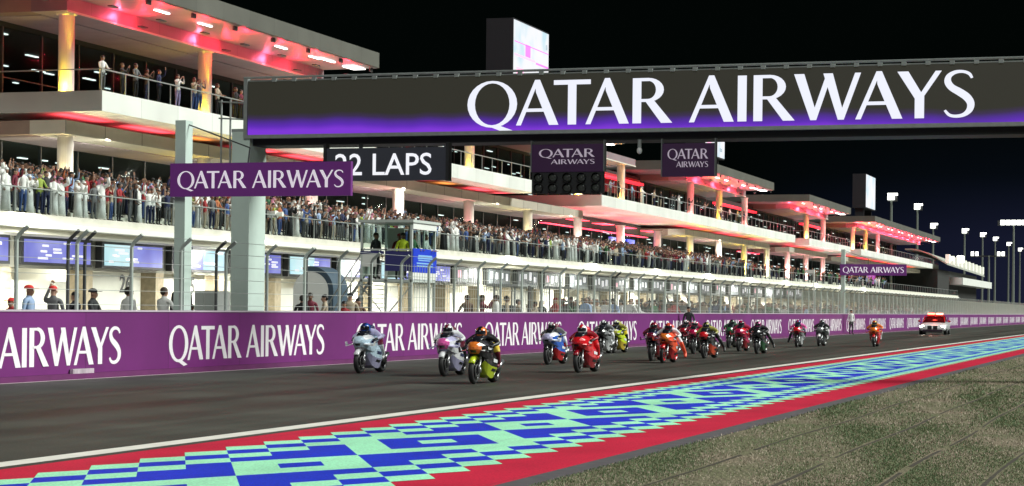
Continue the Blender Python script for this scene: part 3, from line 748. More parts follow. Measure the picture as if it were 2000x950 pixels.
for r_ in range(2):
    for c_ in range(5):
        cx, cz = -15.75 + c_ * .385, 4.76 + r_ * .265
        o = MB().lathe((cx, YG - .0, cz), [(-.012, 0.001), (-.03, .06), (-.012, .115), (.0, .115)], 14, 0, 'Y', closed=False).build('lamp', lens, sl, loc=(cx, YG, cz), smooth=True)
        mb = MB().lathe((cx, YG, cz), [(-.10, .125), (0, .125), (0, .118), (-.10, .118)], 14, 0, 'Y'); h_ = mb.build('hood', hood, o)
hs = empty('hanging_sign', (-11.8, YG, 5.03), 0, 'smaller plum QATAR AIRWAYS sign hanging right of the start lights', 'sign')
hang_sign(-12.47, -11.12, 5.02, 5.86, hs, False)
tc_ = empty('gantry_camera', (-13.1, YG + .1, 5.75), 0, 'small white camera dome hanging between the two plum signs', 'camera')
MB().ell((-13.1, YG + .1, 5.70), (.07, .07, .09)).build('dome', mat('dome_white', (.7, .7, .7), .2), tc_, smooth=True)
MB().tube((-13.1, YG + .1, 5.78), (-13.1, YG + .1, 5.98), .05).build('bracket', M_steel, tc_)

# ================================================================ TIMING CABIN AND PIT WALL KIT
tcb = empty('timing_cabin', (-26.6, 68, 0), 0, 'raised glazed timing cabin with blue boards and people inside', 'cabin')
x0, x1, y0, y1 = -27.45, -25.5, 67.1, 69.5
fr = MB()
for x in (x0, x1 - .08, (x0 + x1) / 2 - .05):
    for y in (y0, y1 - .08): fr.box(x, x + .08, y, y + .08, 0, 4.6)
fr.box(x1 - .06, x1, (y0 + y1) / 2, (y0 + y1) / 2 + .06, 2.5, 4.6)
fr.box(x0, x1, y0, y1, 2.52, 2.60).box(x0, x1 - .05, y0, y0 + .06, 3.62, 3.68)
fr.build('frame', mat('cabin_frame_paint', (.58, .64, .60), .5), tcb)
MB().box(x0 - .05, x1 + .08, y0 - .12, y1 + .3, 4.604, 4.70).build('roof', mat('cabin_roof', (.55, .60, .56), .5), tcb)
MB().box(x1 + .005, x1 + .03, y0 + .02, y1, 4.38, 4.60).build('fascia', M_white, tcb)
pieces('rear_panel', [(x0 + .1, x0 + .75, y1 - .1, y1 - .06, 2.7, 4.5), (x0 + 1.15, x1 - .1, y1 - .1, y1 - .06, 2.7, 3.7), (x0 + .02, x0 + .05, y0 + .1, y1 - .9, 2.7, 3.6)], mat('cabin_panel', (.66, .76, .68), .5), tcb)
MB().box(x0 + .08, x0 + .62, y0 - .014, y0 - .004, 3.05, 3.58).build('front_panel', M_white, tcb)
MB().box(x1 + .002, x1 + .012, y0 + .1, y1 - .1, 3.72, 4.36).box(x0 + .1, x1 - .1, y0 - .012, y0 - .002, 3.72, 4.55).build('window', M_paneglass, tcb)
bp_ = MB().box(x1 + .003, x1 + .04, y0 + .02, y1 - .02, 2.86, 3.70); bo = bp_.build('blue_board', mat('bright_blue_board', (.012, .05, .62), .45, noise=.05), tcb)
tx = MB()
for i, (a, b, z, h) in enumerate(((.5, 1.9, 3.42, .06), (.45, 1.95, 3.34, .05), (.5, 1.7, 3.27, .04), (.35, 2.0, 3.16, .05), (.35, 2.0, 3.06, .05))): tx.box(x1 + .041, x1 + .046, y0 + a, y0 + b, z, z + h)
tx.build('board_text', mat('pale_blue_print', (.25, .50, .80), .5), bo)
MB().box(x1 + .003, x1 + .03, y0 + .02, y1 - .02, 2.61, 2.855).build('white_skirt', M_white, tcb)
MB().box(x0 + .95, x1 - .02, y0 - .03, y0 - .004, 2.9, 3.6).box(x0, x0 + .9, y0 - .03, y0 - .004, 3.5, 3.6).build('side_board', mat('navy_board', (.035, .035, .17), .5), tcb)
stt = MB()
for i in range(9): stt.box(x0 - 1.6 + i * .18, x0 - 1.6 + i * .18 + .2, y0 + .3, y0 + 1.1, .25 + i * .27, .29 + i * .27)
for yy in (y0 + .28, y0 + 1.12):
    stt.bar((x0 - 1.7, yy, .2), (x0 + .05, yy, 2.75), .05, .09); stt.bar((x0 - 1.7, yy, 1.2), (x0 + .05, yy, 3.7), .04, .04)
    for i in range(5): stt.tube((x0 - 1.6 + i * .38, yy, .25 + i * .56), (x0 - 1.6 + i * .38, yy, 1.3 + i * .56), .018, n=5)
stt.build('stairs', M_steel, tcb)
br = MB()
for a, b in (((x0, y0, .2), (x1, y0, 2.4)), ((x1, y0, .2), (x0, y0, 2.4)), ((x1, y0, 1.4), (x1, y1, 1.4)), ((x0, y0, 1.4), (x1, y0, 1.4))): br.bar(a, b, .04, .04)
for q in range(6): br.bar((x0, y0 - .02, 1.6 + q * .16), (x0 + .9, y0 - .02, 1.6 + q * .16), .02, .03)
br.build('brace', M_steel, tcb)

aw = empty('arched_awning', (-30.6, 70.7, 0), 0, 'teal arched awning with white end wall behind the pit wall', 'awning')
def arch(mb, y0, y1, cx, r0, r1, zc, m, a0=0, a1=math.pi, n=16):
    rings = []
    for i in range(n + 1):
        a = a0 + (a1 - a0) * i / n; c, s = math.cos(a), math.sin(a)
        rings.append([(cx + r1 * c, y0, zc + r1 * s), (cx + r1 * c, y1, zc + r1 * s), (cx + r0 * c, y1, zc + r0 * s), (cx + r0 * c, y0, zc + r0 * s)])
    mb.loft(rings, m)
am = MB(); arch(am, 70, 71.4, -30.62, .72, .92, 2.2, 0, 0, math.pi * .62); am.build('canopy', mat('teal_canvas', (.05, .085, .12), .6, noise=.1), aw, smooth=False)
mb = MB(); pts = [(-30.62 + 0.71 * math.cos(math.pi * i / 16), 70.02, 2.2 + 0.71 * math.sin(math.pi * i / 16)) for i in range(17)] + [(-31.33, 70.02, .6), (-29.91, 70.02, .6)]
mb.loft([pts, [(a, b + .08, c) for a, b, c in pts]]); mb.build('end_wall', mat('awning_white', (.88, .90, .86), .5), aw)
pieces('leg', [(-29.90, -29.70, 70, 71.4, 0, 2.2)], mat('teal_canvas', ()), aw)
cbx = empty('control_cabinet', (-24.2, 48.6, 0), 0, 'white steel control cabinet behind the fence at the foot of the gantry pillar', 'cabinet')
MB().box(-24.62, -24.02, 48.7, 49.6, 0, 2.02).build('body', mat('cabinet_white', (.62, .66, .62), .5, noise=.05), cbx)
MB().box(-24.58, -24.34, 48.68, 48.696, .1, 1.95).box(-24.30, -24.06, 48.68, 48.696, .1, 1.95).build('door', mat('cabinet_door', (.55, .60, .56), .5), cbx)
sp = empty('lamp_post', (-23.9, 141, 0), 0, 'slender white lamp post behind the fence left of the far sign', 'lamp post')
MB().tube((-23.9, 141, 0), (-23.9, 141, 4.55), .05, .04).build('pole', M_white, sp)
MB().box(-24.5, -23.86, 140.9, 141.1, 4.25, 4.5).build('lamp_head', M_white, sp)
def table_stand(y, x, lab):
    t = empty('pit_wall_stand', (x, y, 0), 0, lab, 'stand', 'team stands on the pit wall')
    m = MB().box(x - .5, x + .5, y, y + 2.4, 1.02, 1.08)
    for a in (x - .45, x + .4):
        for b in (y + .05, y + 2.3): m.box(a, a + .05, b, b + .05, 0, 2.5)
    m.build('frame', M_steel, t); MB().box(x - .7, x + .6, y - .1, y + 2.5, 2.5, 2.58).build('canopy', mat('stand_canopy', (.35, .37, .36), .6), t)
    MB().box(x - .2, x - .1, y + .3, y + 1.0, 1.3, 1.75).box(x - .2, x - .1, y + 1.2, y + 1.9, 1.3, 1.75).build('monitor', M_darkgrey, t)
for k, y in enumerate((76.5, 84, 92, 101, 110.5, 121)): table_stand(y, -25.2, 'steel team stand with canopy and monitors on the pit wall, %s past the timing cabin' % ORD[k])
tv = empty('tv_camera', (-44.3, 96.4, 5.25), 0, 'white television camera on tripod at the terrace edge beside the gantry pillar', 'camera')
tm = MB()
for a in (0.3, 2.4, 4.5): tm.tube((-44.45 + .02 * math.cos(a), 96.4, 6.1), (-44.45 + .3 * math.cos(a), 96.4 + .4 * math.sin(a), 5.26), .025, n=6)
tm.build('tripod', M_dark, tv)
MB().box(-44.65, -44.1, 96.2, 96.6, 6.15, 6.5).tube((-44.1, 96.4, 6.33), (-43.75, 96.4, 6.33), .11, .13, 12).build('camera_body', M_white, tv)

# ================================================================ FAR END: stand, light masts
gs = empty('far_grandstand', (-49, 450, 0), 0, 'curved white ribbed grandstand roof at the far end of the pits', 'grandstand')
rings = []
for i in range(9):
    a = i / 8; rings.append([(-47 - 9 * a, 446, 12.2 + 3.2 * math.sin(a * math.pi * .55)), (-47 - 9 * a, 535, 11.2 + 3.2 * math.sin(a * math.pi * .55)), (-47 - 9 * a, 535, 10.9 + 3.2 * math.sin(a * math.pi * .55)), (-47 - 9 * a, 446, 11.9 + 3.2 * math.sin(a * math.pi * .55))])
mb = MB(); mb.loft(rings); mb.build('roof', mat('grandstand_roof', (.42, .43, .38), .6), gs)
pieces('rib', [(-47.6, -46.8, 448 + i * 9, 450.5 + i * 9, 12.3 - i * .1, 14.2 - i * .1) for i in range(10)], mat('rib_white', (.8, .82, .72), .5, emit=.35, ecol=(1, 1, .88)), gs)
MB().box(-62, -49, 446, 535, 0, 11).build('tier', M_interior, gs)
MB().box(-62, -46, 470, 545, 8.0, 9.6).build('lower_roof', M_white, gs)
MB().tube((-46.6, 449, 12.9), (-46.6, 449, 13.7), .5).build('floodlight', M_lamp, gs); MB().tube((-46.4, 468, 12.9), (-46.4, 468, 14.4), .8).build('floodlight', M_lamp, gs)

M_head = mat('mast_lamp', (.9, .9, .9), .4, emit=4.0, ecol=(.98, 1, .93))
def mast(x, y, h, kind, lab):
    t = empty('light_mast', (x, y, 0), 0, lab, 'light mast', 'floodlight masts beyond the pits')
    MB().tube((x, y, 0), (x, y, h - .5), .42, .22, 8).build('pole', mat('mast_steel', (.22, .25, .22), .5), t)
    f = MB(); hs_ = []
    if kind == 'wide':
        hs_ = [(x - 3.4 + i * 1.4, x - 2.3 + i * 1.4, y - .4, y, h - .7, h + .6) for i in range(5)]; f.box(x - 4.2, x + 4.2, y + .01, y + .4, h - .9, h + .5)
    elif kind == 'tee':
        hs_ = [(x + i, x + i + .8, y - .4, y, h - .6, h + .6) for i in (-5.2, -3.9, 2.4, 3.7)]; f.box(x - 5.4, x + 5, y + .01, y + .3, h - .9, h - .5)
    else:
        hs_ = [(x - .75, x + .65, y - .4, y, h - .7, h + .7), (x + .68, x + 1.3, y - .4, y, h + .2, h + .7)]; f.box(x - .8, x + 1.2, y + .01, y + .4, h - 1.0, h + .7)
    pieces('lamp_head', hs_, M_head, t); f.build('lamp_frame', M_darkgrey, t)
for x, y, h, kd, lab in (
        (-56.9, 430, 25.7, 'std', 'light mast above the last pit roof, nearest the far roof screen'),
        (-62.3, 520, 28.2, 'std', 'second light mast, brightest lamp right of the far roof end'),
        (-66.2, 590, 26.3, 'std', 'third light mast in the row falling behind the far roof end'),
        (-62.3, 640, 26.8, 'std', 'fourth light mast in the row, above the far grandstand'),
        (-64.0, 720, 28.6, 'std', 'fifth light mast in the row, right of the far grandstand'),
        (-66.4, 800, 30.0, 'std', 'sixth light mast in the row, over the two-armed mast'),
        (-67.5, 880, 30.7, 'std', 'seventh light mast in the row, small and near the wide mast'),
        (-68.6, 960, 30.8, 'std', 'smallest light mast at the right edge of the photo'),
        (-41.7, 560, 25.9, 'wide', 'broad five-lamp floodlight mast at the right edge'),
        (-53.2, 620, 19.2, 'tee', 'low two-armed light mast below the row of masts'),
        ):
    mast(x, y, h, kd, lab)

# ================================================================ FIGURES
def skin_mesh(name, nodes, edges, root, tags, sub=1):
    """one continuous surface grown over a skeleton; faces take the material slot of the nearest bone"""
    names = list(nodes); ix = {n: i for i, n in enumerate(names)}
    me = bpy.data.meshes.new(name + '_skeleton'); me.from_pydata([nodes[n][0] for n in names], [(ix[a], ix[b]) for a, b, t in edges], [])
    o = bpy.data.objects.new(name + '_skeleton', me); C.objects.link(o)
    o.modifiers.new('Skin', 'SKIN')
    if not me.skin_vertices:
        bpy.context.view_layer.objects.active = o; bpy.ops.mesh.customdata_skin_add()
    sv = me.skin_vertices[0].data
    for n in names:
        r = nodes[n][1]; sv[ix[n]].radius = r if isinstance(r, tuple) else (r, r)
        sv[ix[n]].use_root = (n == root)
    s = o.modifiers.new('Sub', 'SUBSURF'); s.levels = sub; s.render_levels = sub
    bpy.context.view_layer.update()
    out = bpy.data.meshes.new_from_object(o.evaluated_get(bpy.context.evaluated_depsgraph_get())); out.name = name
    bpy.data.objects.remove(o)
    segs = [(Vector(nodes[a][0]), Vector(nodes[b][0]), t, (nodes[a][1], nodes[b][1])) for a, b, t in edges]
    rad = lambda r: max(r) if isinstance(r, tuple) else r
    mi = []
    for p in out.polygons:
        c = p.center; best = (9e9, 0)
        for a, b, t, (ra, rb) in segs:
            d = b - a; u = max(0, min(1, (c - a).dot(d) / d.length_squared)); q = (c - (a + d * u)).length / (rad(ra) * (1 - u) + rad(rb) * u)
            if q < best[0]: best = (q, t)
        mi.append(tags[best[1]])
    out.polygons.foreach_set('material_index', mi); out.polygons.foreach_set('use_smooth', [True] * len(mi))
    return out
def join_mesh(me, mb, smooth=True):
    import bmesh
    b = bmesh.new(); b.from_mesh(me)
    vs = [b.verts.new(v) for v in mb.v]
    for f, m in zip(mb.f, mb.m):
        q = b.faces.new([vs[i] for i in f]); q.material_index = m; q.smooth = smooth
    b.to_mesh(me); b.free()
def fingers(mb, hand, fwd, side, m=0, curl=.6):
    """four fingers of unequal length and a thumb, rooted inside the palm"""
    h, f, s = Vector(hand), Vector(fwd).normalized(), Vector(side).normalized(); n = f.cross(s).normalized()
    for k, L_ in ((-1.5, .034), (-.5, .040), (.5, .038), (1.5, .030)):
        a = h + s * k * .019 + f * .02; b = a + f * L_; c = b + (f * math.cos(curl) - n * math.sin(curl)) * L_ * .8
        mb.tube(a, b, .0095, .009, 5, m); mb.tube(b, c, .009, .007, 5, m)
    a = h + s * .035; b = a + (s * .7 + f * .7) * .032; mb.tube(a, b, .011, .010, 5, m); mb.tube(b, b + f * .028, .010, .008, 5, m)
POSES = {
    'down': (((.26, .02, 1.16), (.25, -.07, .91)), ((-.26, .02, 1.16), (-.25, -.07, .91))),
    'rail': (((.27, -.10, 1.17), (.17, -.36, 1.12)), ((-.27, -.10, 1.17), (-.17, -.36, 1.12))),
    'film': (((.23, -.24, 1.27), (.07, -.38, 1.58)), ((-.23, -.24, 1.27), (-.07, -.38, 1.58))),
    'cheer': (((.33, -.03, 1.62), (.27, -.08, 1.90)), ((-.33, -.03, 1.62), (-.27, -.08, 1.90))),
    'raise': (((.24, -.20, 1.50), (.12, -.28, 1.84)), ((-.26, .02, 1.16), (-.20, -.18, .98))),
}
SKINS = [mat('skin_%d' % i, c, .55) for i, c in enumerate(((.40, .22, .14), (.30, .16, .10), (.50, .30, .21), (.20, .10, .06)))]
def body_mesh(pose, female=False, sub=1):
    N = {'pelvis': ((0, 0, .95), (.155, .115)), 'waist': ((0, 0, 1.10), (.135, .10)), 'chest': ((0, .01, 1.32), (.165, .115)), 'top': ((0, .01, 1.44), (.11, .085)),
         'neck': ((0, 0, 1.52), (.052, .055)), 'jaw': ((0, -.02, 1.59), (.068, .082)), 'skull': ((0, -.01, 1.68), (.078, .095)), 'crown': ((0, 0, 1.745), (.05, .06)),
         'nose': ((0, -.122, 1.635), .016)}
    E_ = [('pelvis', 'waist', 'top'), ('waist', 'chest', 'top'), ('chest', 'top', 'top'), ('top', 'neck', 'skin'), ('neck', 'jaw', 'skin'), ('jaw', 'skull', 'skin'), ('skull', 'crown', 'skin'), ('jaw', 'nose', 'skin')]
    for sd, (el, ha) in zip((1, -1), POSES[pose]):
        t = 'L' if sd > 0 else 'R'
        N['sh' + t] = ((sd * .185, .01, 1.42), .062); N['el' + t] = (el, .043); h = Vector(ha); e = Vector(el)
        N['wr' + t] = (tuple(e + (h - e) * .82), .030); N['ha' + t] = (ha, (.040, .026))
        E_ += [('top', 'sh' + t, 'top'), ('sh' + t, 'el' + t, 'top'), ('el' + t, 'wr' + t, 'arm'), ('wr' + t, 'ha' + t, 'skin')]
        N['hp' + t] = ((sd * .095, 0, .86), .092); N['kn' + t] = ((sd * .105, -.015, .49), .06); N['an' + t] = ((sd * .11, .03, .09), .042); N['to' + t] = ((sd * .125, -.14, .045), (.042, .034))
        E_ += [('pelvis', 'hp' + t, 'leg'), ('hp' + t, 'kn' + t, 'leg'), ('kn' + t, 'an' + t, 'leg'), ('an' + t, 'to' + t, 'shoe')]
    me = skin_mesh('person', N, E_, 'pelvis', {'skin': 0, 'top': 1, 'arm': 4, 'leg': 2, 'shoe': 3}, sub)
    mb = MB()
    for sd, (el, ha) in zip((1, -1), POSES[pose]): fingers(mb, ha, Vector(ha) - Vector(el), (-sd, 0, 0) if pose != 'down' else (0, -1, 0))
    for sd in (1, -1):
        mb.ell((sd * .034, -.098, 1.665), (.013, .008, .009), 6, 4, 3); mb.ell((sd * .088, .0, 1.64), (.013, .026, .034), 6, 4, 0)
    mb.box(-.024, .024, -.1, -.092, 1.588, 1.597, 3)
    join_mesh(me, mb)
    for q in ('a', 'b', 'c', 'd', 'e'): me.materials.append(SKINS[0])
    return me
def ring(cx, cy, z, rx, ry, n=14): return [(cx + rx * math.cos(TAU * i / n), cy + ry * math.sin(TAU * i / n), z) for i in range(n)]
def mesh_only(mb, name, mats, smooth=True):
    o = mb.build(name, mats, smooth=smooth, local=True); me = o.data; bpy.data.objects.remove(o); return me
hb = MB(); hb.ell((0, .012, 1.70), (.092, .108, .085), 12, 8, 0, -.25); hb.ell((0, .06, 1.66), (.075, .06, .09), 10, 6)
ME_hair = mesh_only(hb, 'hair', SKINS[0])
hb = MB(); hb.ell((0, .012, 1.70), (.094, .112, .088), 12, 8, 0, -.25); hb.loft([ring(0, .07, 1.72, .085, .06), ring(0, .085, 1.55, .095, .06), ring(0, .08, 1.36, .10, .05)])
ME_longhair = mesh_only(hb, 'hair', SKINS[0])
hb = MB(); hb.ell((0, .012, 1.705), (.10, .115, .085), 12, 8, 0, -.2); hb.box(-.07, .07, -.20, -.08, 1.70, 1.715)
ME_cap = mesh_only(hb, 'cap', SKINS[0])
hb = MB(); hb.ell((0, .01, 1.70), (.105, .118, .095), 12, 8, 0, -.2); hb.loft([ring(0, .05, 1.70, .108, .085), ring(0, .05, 1.55, .15, .10), ring(0, .06, 1.40, .19, .11), ring(0, .07, 1.28, .17, .09)]); hb.lathe((0, .01, 1.735), [(-.012, .098), (.012, .098), (.012, .108), (-.012, .108)], 12, 1, 'Z')
ME_scarf = mesh_only(hb, 'headscarf', [SKINS[0], SKINS[0]])
def robe_mesh(pose):
    mb = MB(); mb.loft([ring(0, 0, .05, .235, .19), ring(0, 0, .5, .20, .165), ring(0, 0, .95, .185, .145), ring(0, .01, 1.2, .175, .135), ring(0, .01, 1.40, .19, .115), ring(0, .01, 1.49, .10, .085), ring(0, 0, 1.53, .06, .06)])
    for sd, (el, ha) in zip((1, -1), POSES[pose]):
        e, h = Vector(el), Vector(ha); w = e + (h - e) * .85
        mb.tube((sd * .17, .01, 1.42), e, .085, .07, 9); mb.tube(e, w, .07, .068, 9)
    return mesh_only(mb, 'robe', SKINS[0])
BODY = {p: body_mesh(p) for p in POSES}
ROBE = {p: robe_mesh(p) for p in POSES}
CLOTH = {'bright red': (.72, .035, .03), 'white': (.80, .81, .78), 'black': (.012, .012, .015), 'navy': (.015, .022, .075), 'blue': (.05, .10, .28), 'pale blue': (.33, .45, .66), 'grey': (.14, .145, .15), 'maroon': (.16, .015, .035),
         'red': (.36, .03, .035), 'orange': (.45, .14, .05), 'lime': (.30, .40, .07), 'green': (.05, .16, .07), 'beige': (.45, .38, .28), 'brown': (.14, .08, .05), 'charcoal': (.04, .042, .045), 'lilac': (.42, .36, .62), 'pink': (.62, .25, .36), 'yellow': (.85, .85, .04)}
CM = {k: mat('cloth_' + k.replace(' ', '_'), c, .8, noise=.12, nscale=9) for k, c in CLOTH.items()}
HAIRS = [mat('hair_black', (.010, .008, .007), .5), mat('hair_brown', (.045, .025, .015), .5), mat('hair_dark', (.02, .014, .010), .5)]
def setslots(o, ms):
    for i, m in enumerate(ms): o.material_slots[i].link = 'OBJECT'; o.material_slots[i].material = m
def kid(name, me, parent, ms):
    o = bpy.data.objects.new(name, me); C.objects.link(o); o.parent = parent; setslots(o, ms); return o
def person(loc, rz, pose, top, leg, kind, rng, height=1.73, cap=None, sleeves=True):
    o = bpy.data.objects.new('person', BODY[pose]); C.objects.link(o)
    o.location = loc; o.rotation_euler = (0, 0, rz); k = height / 1.775; o.scale = (k * rng.uniform(.96, 1.1), k * rng.uniform(.96, 1.1), k)
    sk = rng.choice(SKINS)
    setslots(o, [sk, CM[top], CM[leg], HAIRS[0], CM[top] if sleeves else sk])
    if kind == 'robe': kid('robe', ROBE[pose], o, [CM[top]]); kid('headscarf', ME_scarf, o, [CM['white'] if rng.random() < .7 else CM['pink'], HAIRS[0]])
    elif kind == 'abaya': kid('robe', ROBE[pose], o, [CM['black']]); kid('headscarf', ME_scarf, o, [CM['black'], CM['black']])
    elif kind == 'cap': kid('cap', ME_cap, o, [CM[cap or 'red']])
    else: kid('hair', ME_longhair if kind == 'long' else ME_hair, o, [rng.choice(HAIRS)])
    o['category'] = 'person'
    return o
POSEWORD = {'down': 'arms down', 'rail': 'leaning on the rail', 'film': 'filming', 'cheer': 'both arms up', 'raise': 'one arm up'}
WORDS = ORD + ['number %d' % i for i in range(21, 60)]
def outfit(rng):
    r = rng.random()
    if r < .20: return 'robe', 'white', 'white', 'white robe'
    if r < .27: return 'abaya', 'black', 'black', 'black robe'
    top = rng.choice(['black', 'black', 'black', 'navy', 'navy', 'charcoal', 'charcoal', 'white', 'white', 'white', 'grey', 'grey', 'pale blue', 'blue', 'maroon', 'red', 'orange', 'lime', 'beige', 'beige', 'brown'])
    leg = rng.choice(['black', 'navy', 'charcoal', 'blue', 'beige', 'grey', 'charcoal'])
    return ('long' if rng.random() < .3 else 'hair'), top, leg, '%s top, %s trousers' % (top, leg)
pr = random.Random(11)
def bay(y):
    k = sum(1 for c in yk if c < y)
    return k
def bayword(k):
    return 'left of the first terrace column' if k == 0 else 'between terrace columns %s and %s' % (['', 'one', 'two', 'three', 'four', 'five', 'six', 'seven'][k], ['', 'one', 'two', 'three', 'four', 'five', 'six', 'seven'][k + 1])
def terrace_row(y0, y1, step, s, z, rowname, w):
    cnt = {}; y = y0
    while y < y1:
        kind, top, leg, desc = outfit(pr)
        if 75.9 < y < 76.8: kind, top, leg, desc = 'hair', 'red', 'navy', 'red top, navy trousers'
        pose = pr.choices(list(POSES), w)[0]
        o = person((s + pr.uniform(-.15, .12), y, z), RAD(90) + pr.uniform(-.5, .35), pose, top, leg, kind, pr, pr.uniform(1.60, 1.86), sleeves=pr.random() < .6)
        k = bay(y); cnt[k] = cnt.get(k, 0) + 1
        o['label'] = '%s row spectator %s, %s, %s' % (rowname, WORDS[cnt[k] - 1], bayword(k), desc)
        o['group'] = 'spectators along the terrace'
        y += step * pr.uniform(.72, 1.3)
terrace_row(70.2, 158, .62, -44.62, 5.252, 'front', (18, 26, 34, 8, 14))
terrace_row(70.5, 140, .86, -45.35, 5.502, 'second', (14, 4, 40, 24, 18))
tag(MB().box(-58, -44.95, 64, 330, 5.255, 5.50).box(-58, -45.75, 64, 330, 5.503, 5.70).build('terrace_step', mat('terrace_concrete', ()), pb))
# the rest of the terrace crowd, too many and too small to tell apart
def crowd(name, spots, loc, lab, turn=.4):
    low = [body_mesh(p, sub=0) for p in ('rail', 'film', 'down', 'cheer')]
    arr = []
    for me in low:
        n = len(me.vertices); co = np.zeros(n * 3, np.float32); me.vertices.foreach_get('co', co)
        arr.append((co.reshape(n, 3), [tuple(p.vertices) for p in me.polygons], [p.material_index for p in me.polygons]))
    names = list(CM); mats = SKINS + HAIRS[:1] + [CM[k] for k in names]
    mb = MB(); rng = random.Random(5)
    for y, s, z in spots:
        co, fs, mi = rng.choices(arr, (3, 3, 3, 1))[0]
        a = RAD(90) + rng.uniform(-turn, turn); k = rng.uniform(.92, 1.06); ca, sa = math.cos(a), math.sin(a)
        P = np.stack([(co[:, 0] * ca - co[:, 1] * sa) * k + s + rng.uniform(-.2, .2), (co[:, 0] * sa + co[:, 1] * ca) * k + y + rng.uniform(-.3, .3), co[:, 2] * k + z], 1)
        top = rng.choice(['white', 'white', 'black', 'black', 'navy', 'charcoal', 'maroon', 'grey', 'pale blue', 'beige', 'red', 'brown', 'green']); leg = rng.choice(['black', 'navy', 'charcoal', 'grey']) if top != 'white' or rng.random() < .5 else 'white'
        sk = rng.randrange(4); mm = {0: sk, 1: 5 + names.index(top), 2: 5 + names.index(leg), 3: 4, 4: 5 + names.index(top)}
        o = len(mb.v); mb.v += [tuple(p) for p in P.tolist()]; mb.f += [tuple(i + o for i in f) for f in fs]; mb.m += [mm[i] for i in mi]
        h = len(mb.v); mb.ell((P[0][0], P[0][1], 0), (.095, .105, .08), 8, 5, 4, -.2)
        cx, cy = float(P[:, 0].mean()), float(P[:, 1].mean())
        x0, y0_ = s, y
        # hair cap over the skull
        top_z = 1.71 * k + z
        hx = float(P[np.argsort(-(co[:, 2] - abs(co[:, 0]) * 9))[:6], 0].mean()); hy = float(P[np.argsort(-(co[:, 2] - abs(co[:, 0]) * 9))[:6], 1].mean())
        for i in range(h, len(mb.v)):
            v = mb.v[i]; mb.v[i] = (v[0] - float(P[0][0]) + hx, v[1] - float(P[0][1]) + hy, v[2] + top_z)
    c = mb.build(name, mats, loc=loc); tag(c, lab, 'crowd', None, 'stuff')
spots = [(y, -46.2, 5.702) for y in np.arange(70.3, 190, .55)] + [(y, -46.9, 5.702) for y in np.arange(70.5, 98, .8)] + [(y, -45.35, 5.502) for y in np.arange(140.5, 215, .62)] + [(y, -44.6, 5.252) for y in np.arange(158.5, 222, .52)] + [(y, -44.7, 5.252) for y in np.arange(224, 330, 2.2)] + [(y, -47.1, 5.702) for y in np.arange(98, 200, .8)]
crowd('crowd', spots, (-45, 150, 5.3), 'small distant spectators packed along the far terrace rail')
crowd('crowd', [(y, -24.2 - 1.8 * ((i * 37) % 10) / 10, .302) for i, y in enumerate(np.arange(84, 215, .8))], (-25, 120, .3), 'small pit crew packed behind the fence past the cabin', 2.5)
# balcony guests on the upper slab
for i, (y, top, leg, kind, pose, lab) in enumerate(((89.6, 'white', 'grey', 'hair', 'rail', 'balcony guest in white top leaning at the corner of the upper balcony rail'),
        (91.6, 'charcoal', 'black', 'hair', 'film', 'balcony guest in charcoal top filming beside the corner of the upper balcony'), (93.0, 'grey', 'black', 'hair', 'rail', 'balcony guest in grey top leaning on the rail, third from the corner'),
        (94.2, 'brown', 'navy', 'long', 'film', 'balcony guest in brown top with long hair filming from the rail'), (95.5, 'navy', 'black', 'hair', 'raise', 'balcony guest in navy top with one arm up on the upper balcony'),
        (97.6, 'white', 'lilac', 'long', 'film', 'balcony guest in white top and lilac trousers on the upper balcony'), (99.5, 'beige', 'blue', 'hair', 'film', 'balcony guest in beige top and blue trousers on the upper balcony'),
        (100.1, 'grey', 'blue', 'hair', 'film', 'balcony guest in grey top beside the one in blue trousers'), (102.3, 'beige', 'black', 'long', 'rail', 'balcony guest in beige top leaning on rail left of the second column'),
        (104.6, 'black', 'black', 'hair', 'rail', 'dark dressed balcony guest standing before the lit second column'), (105.3, 'maroon', 'black', 'hair', 'rail', 'balcony guest in maroon top right of the second column'))):
    o = person((-50.45, y, 12.052), RAD(90) + pr.uniform(-.5, .2), pose, top, leg, kind, pr, pr.uniform(1.66, 1.82)); o['label'] = lab; o['group'] = 'guests on the upper balcony'
for i in range(16):
    y = 184 + i * 4.2 + pr.uniform(-1, 1); kind, top, leg, desc = outfit(pr)
    o = person((-50.5, y, 12.052), RAD(90), pr.choice(['rail', 'film', 'down']), top, leg, kind, pr); o['label'] = 'far balcony guest above the red recess, %s from corner, %s' % (ORD[i], desc); o['group'] = 'guests on the far upper balcony'
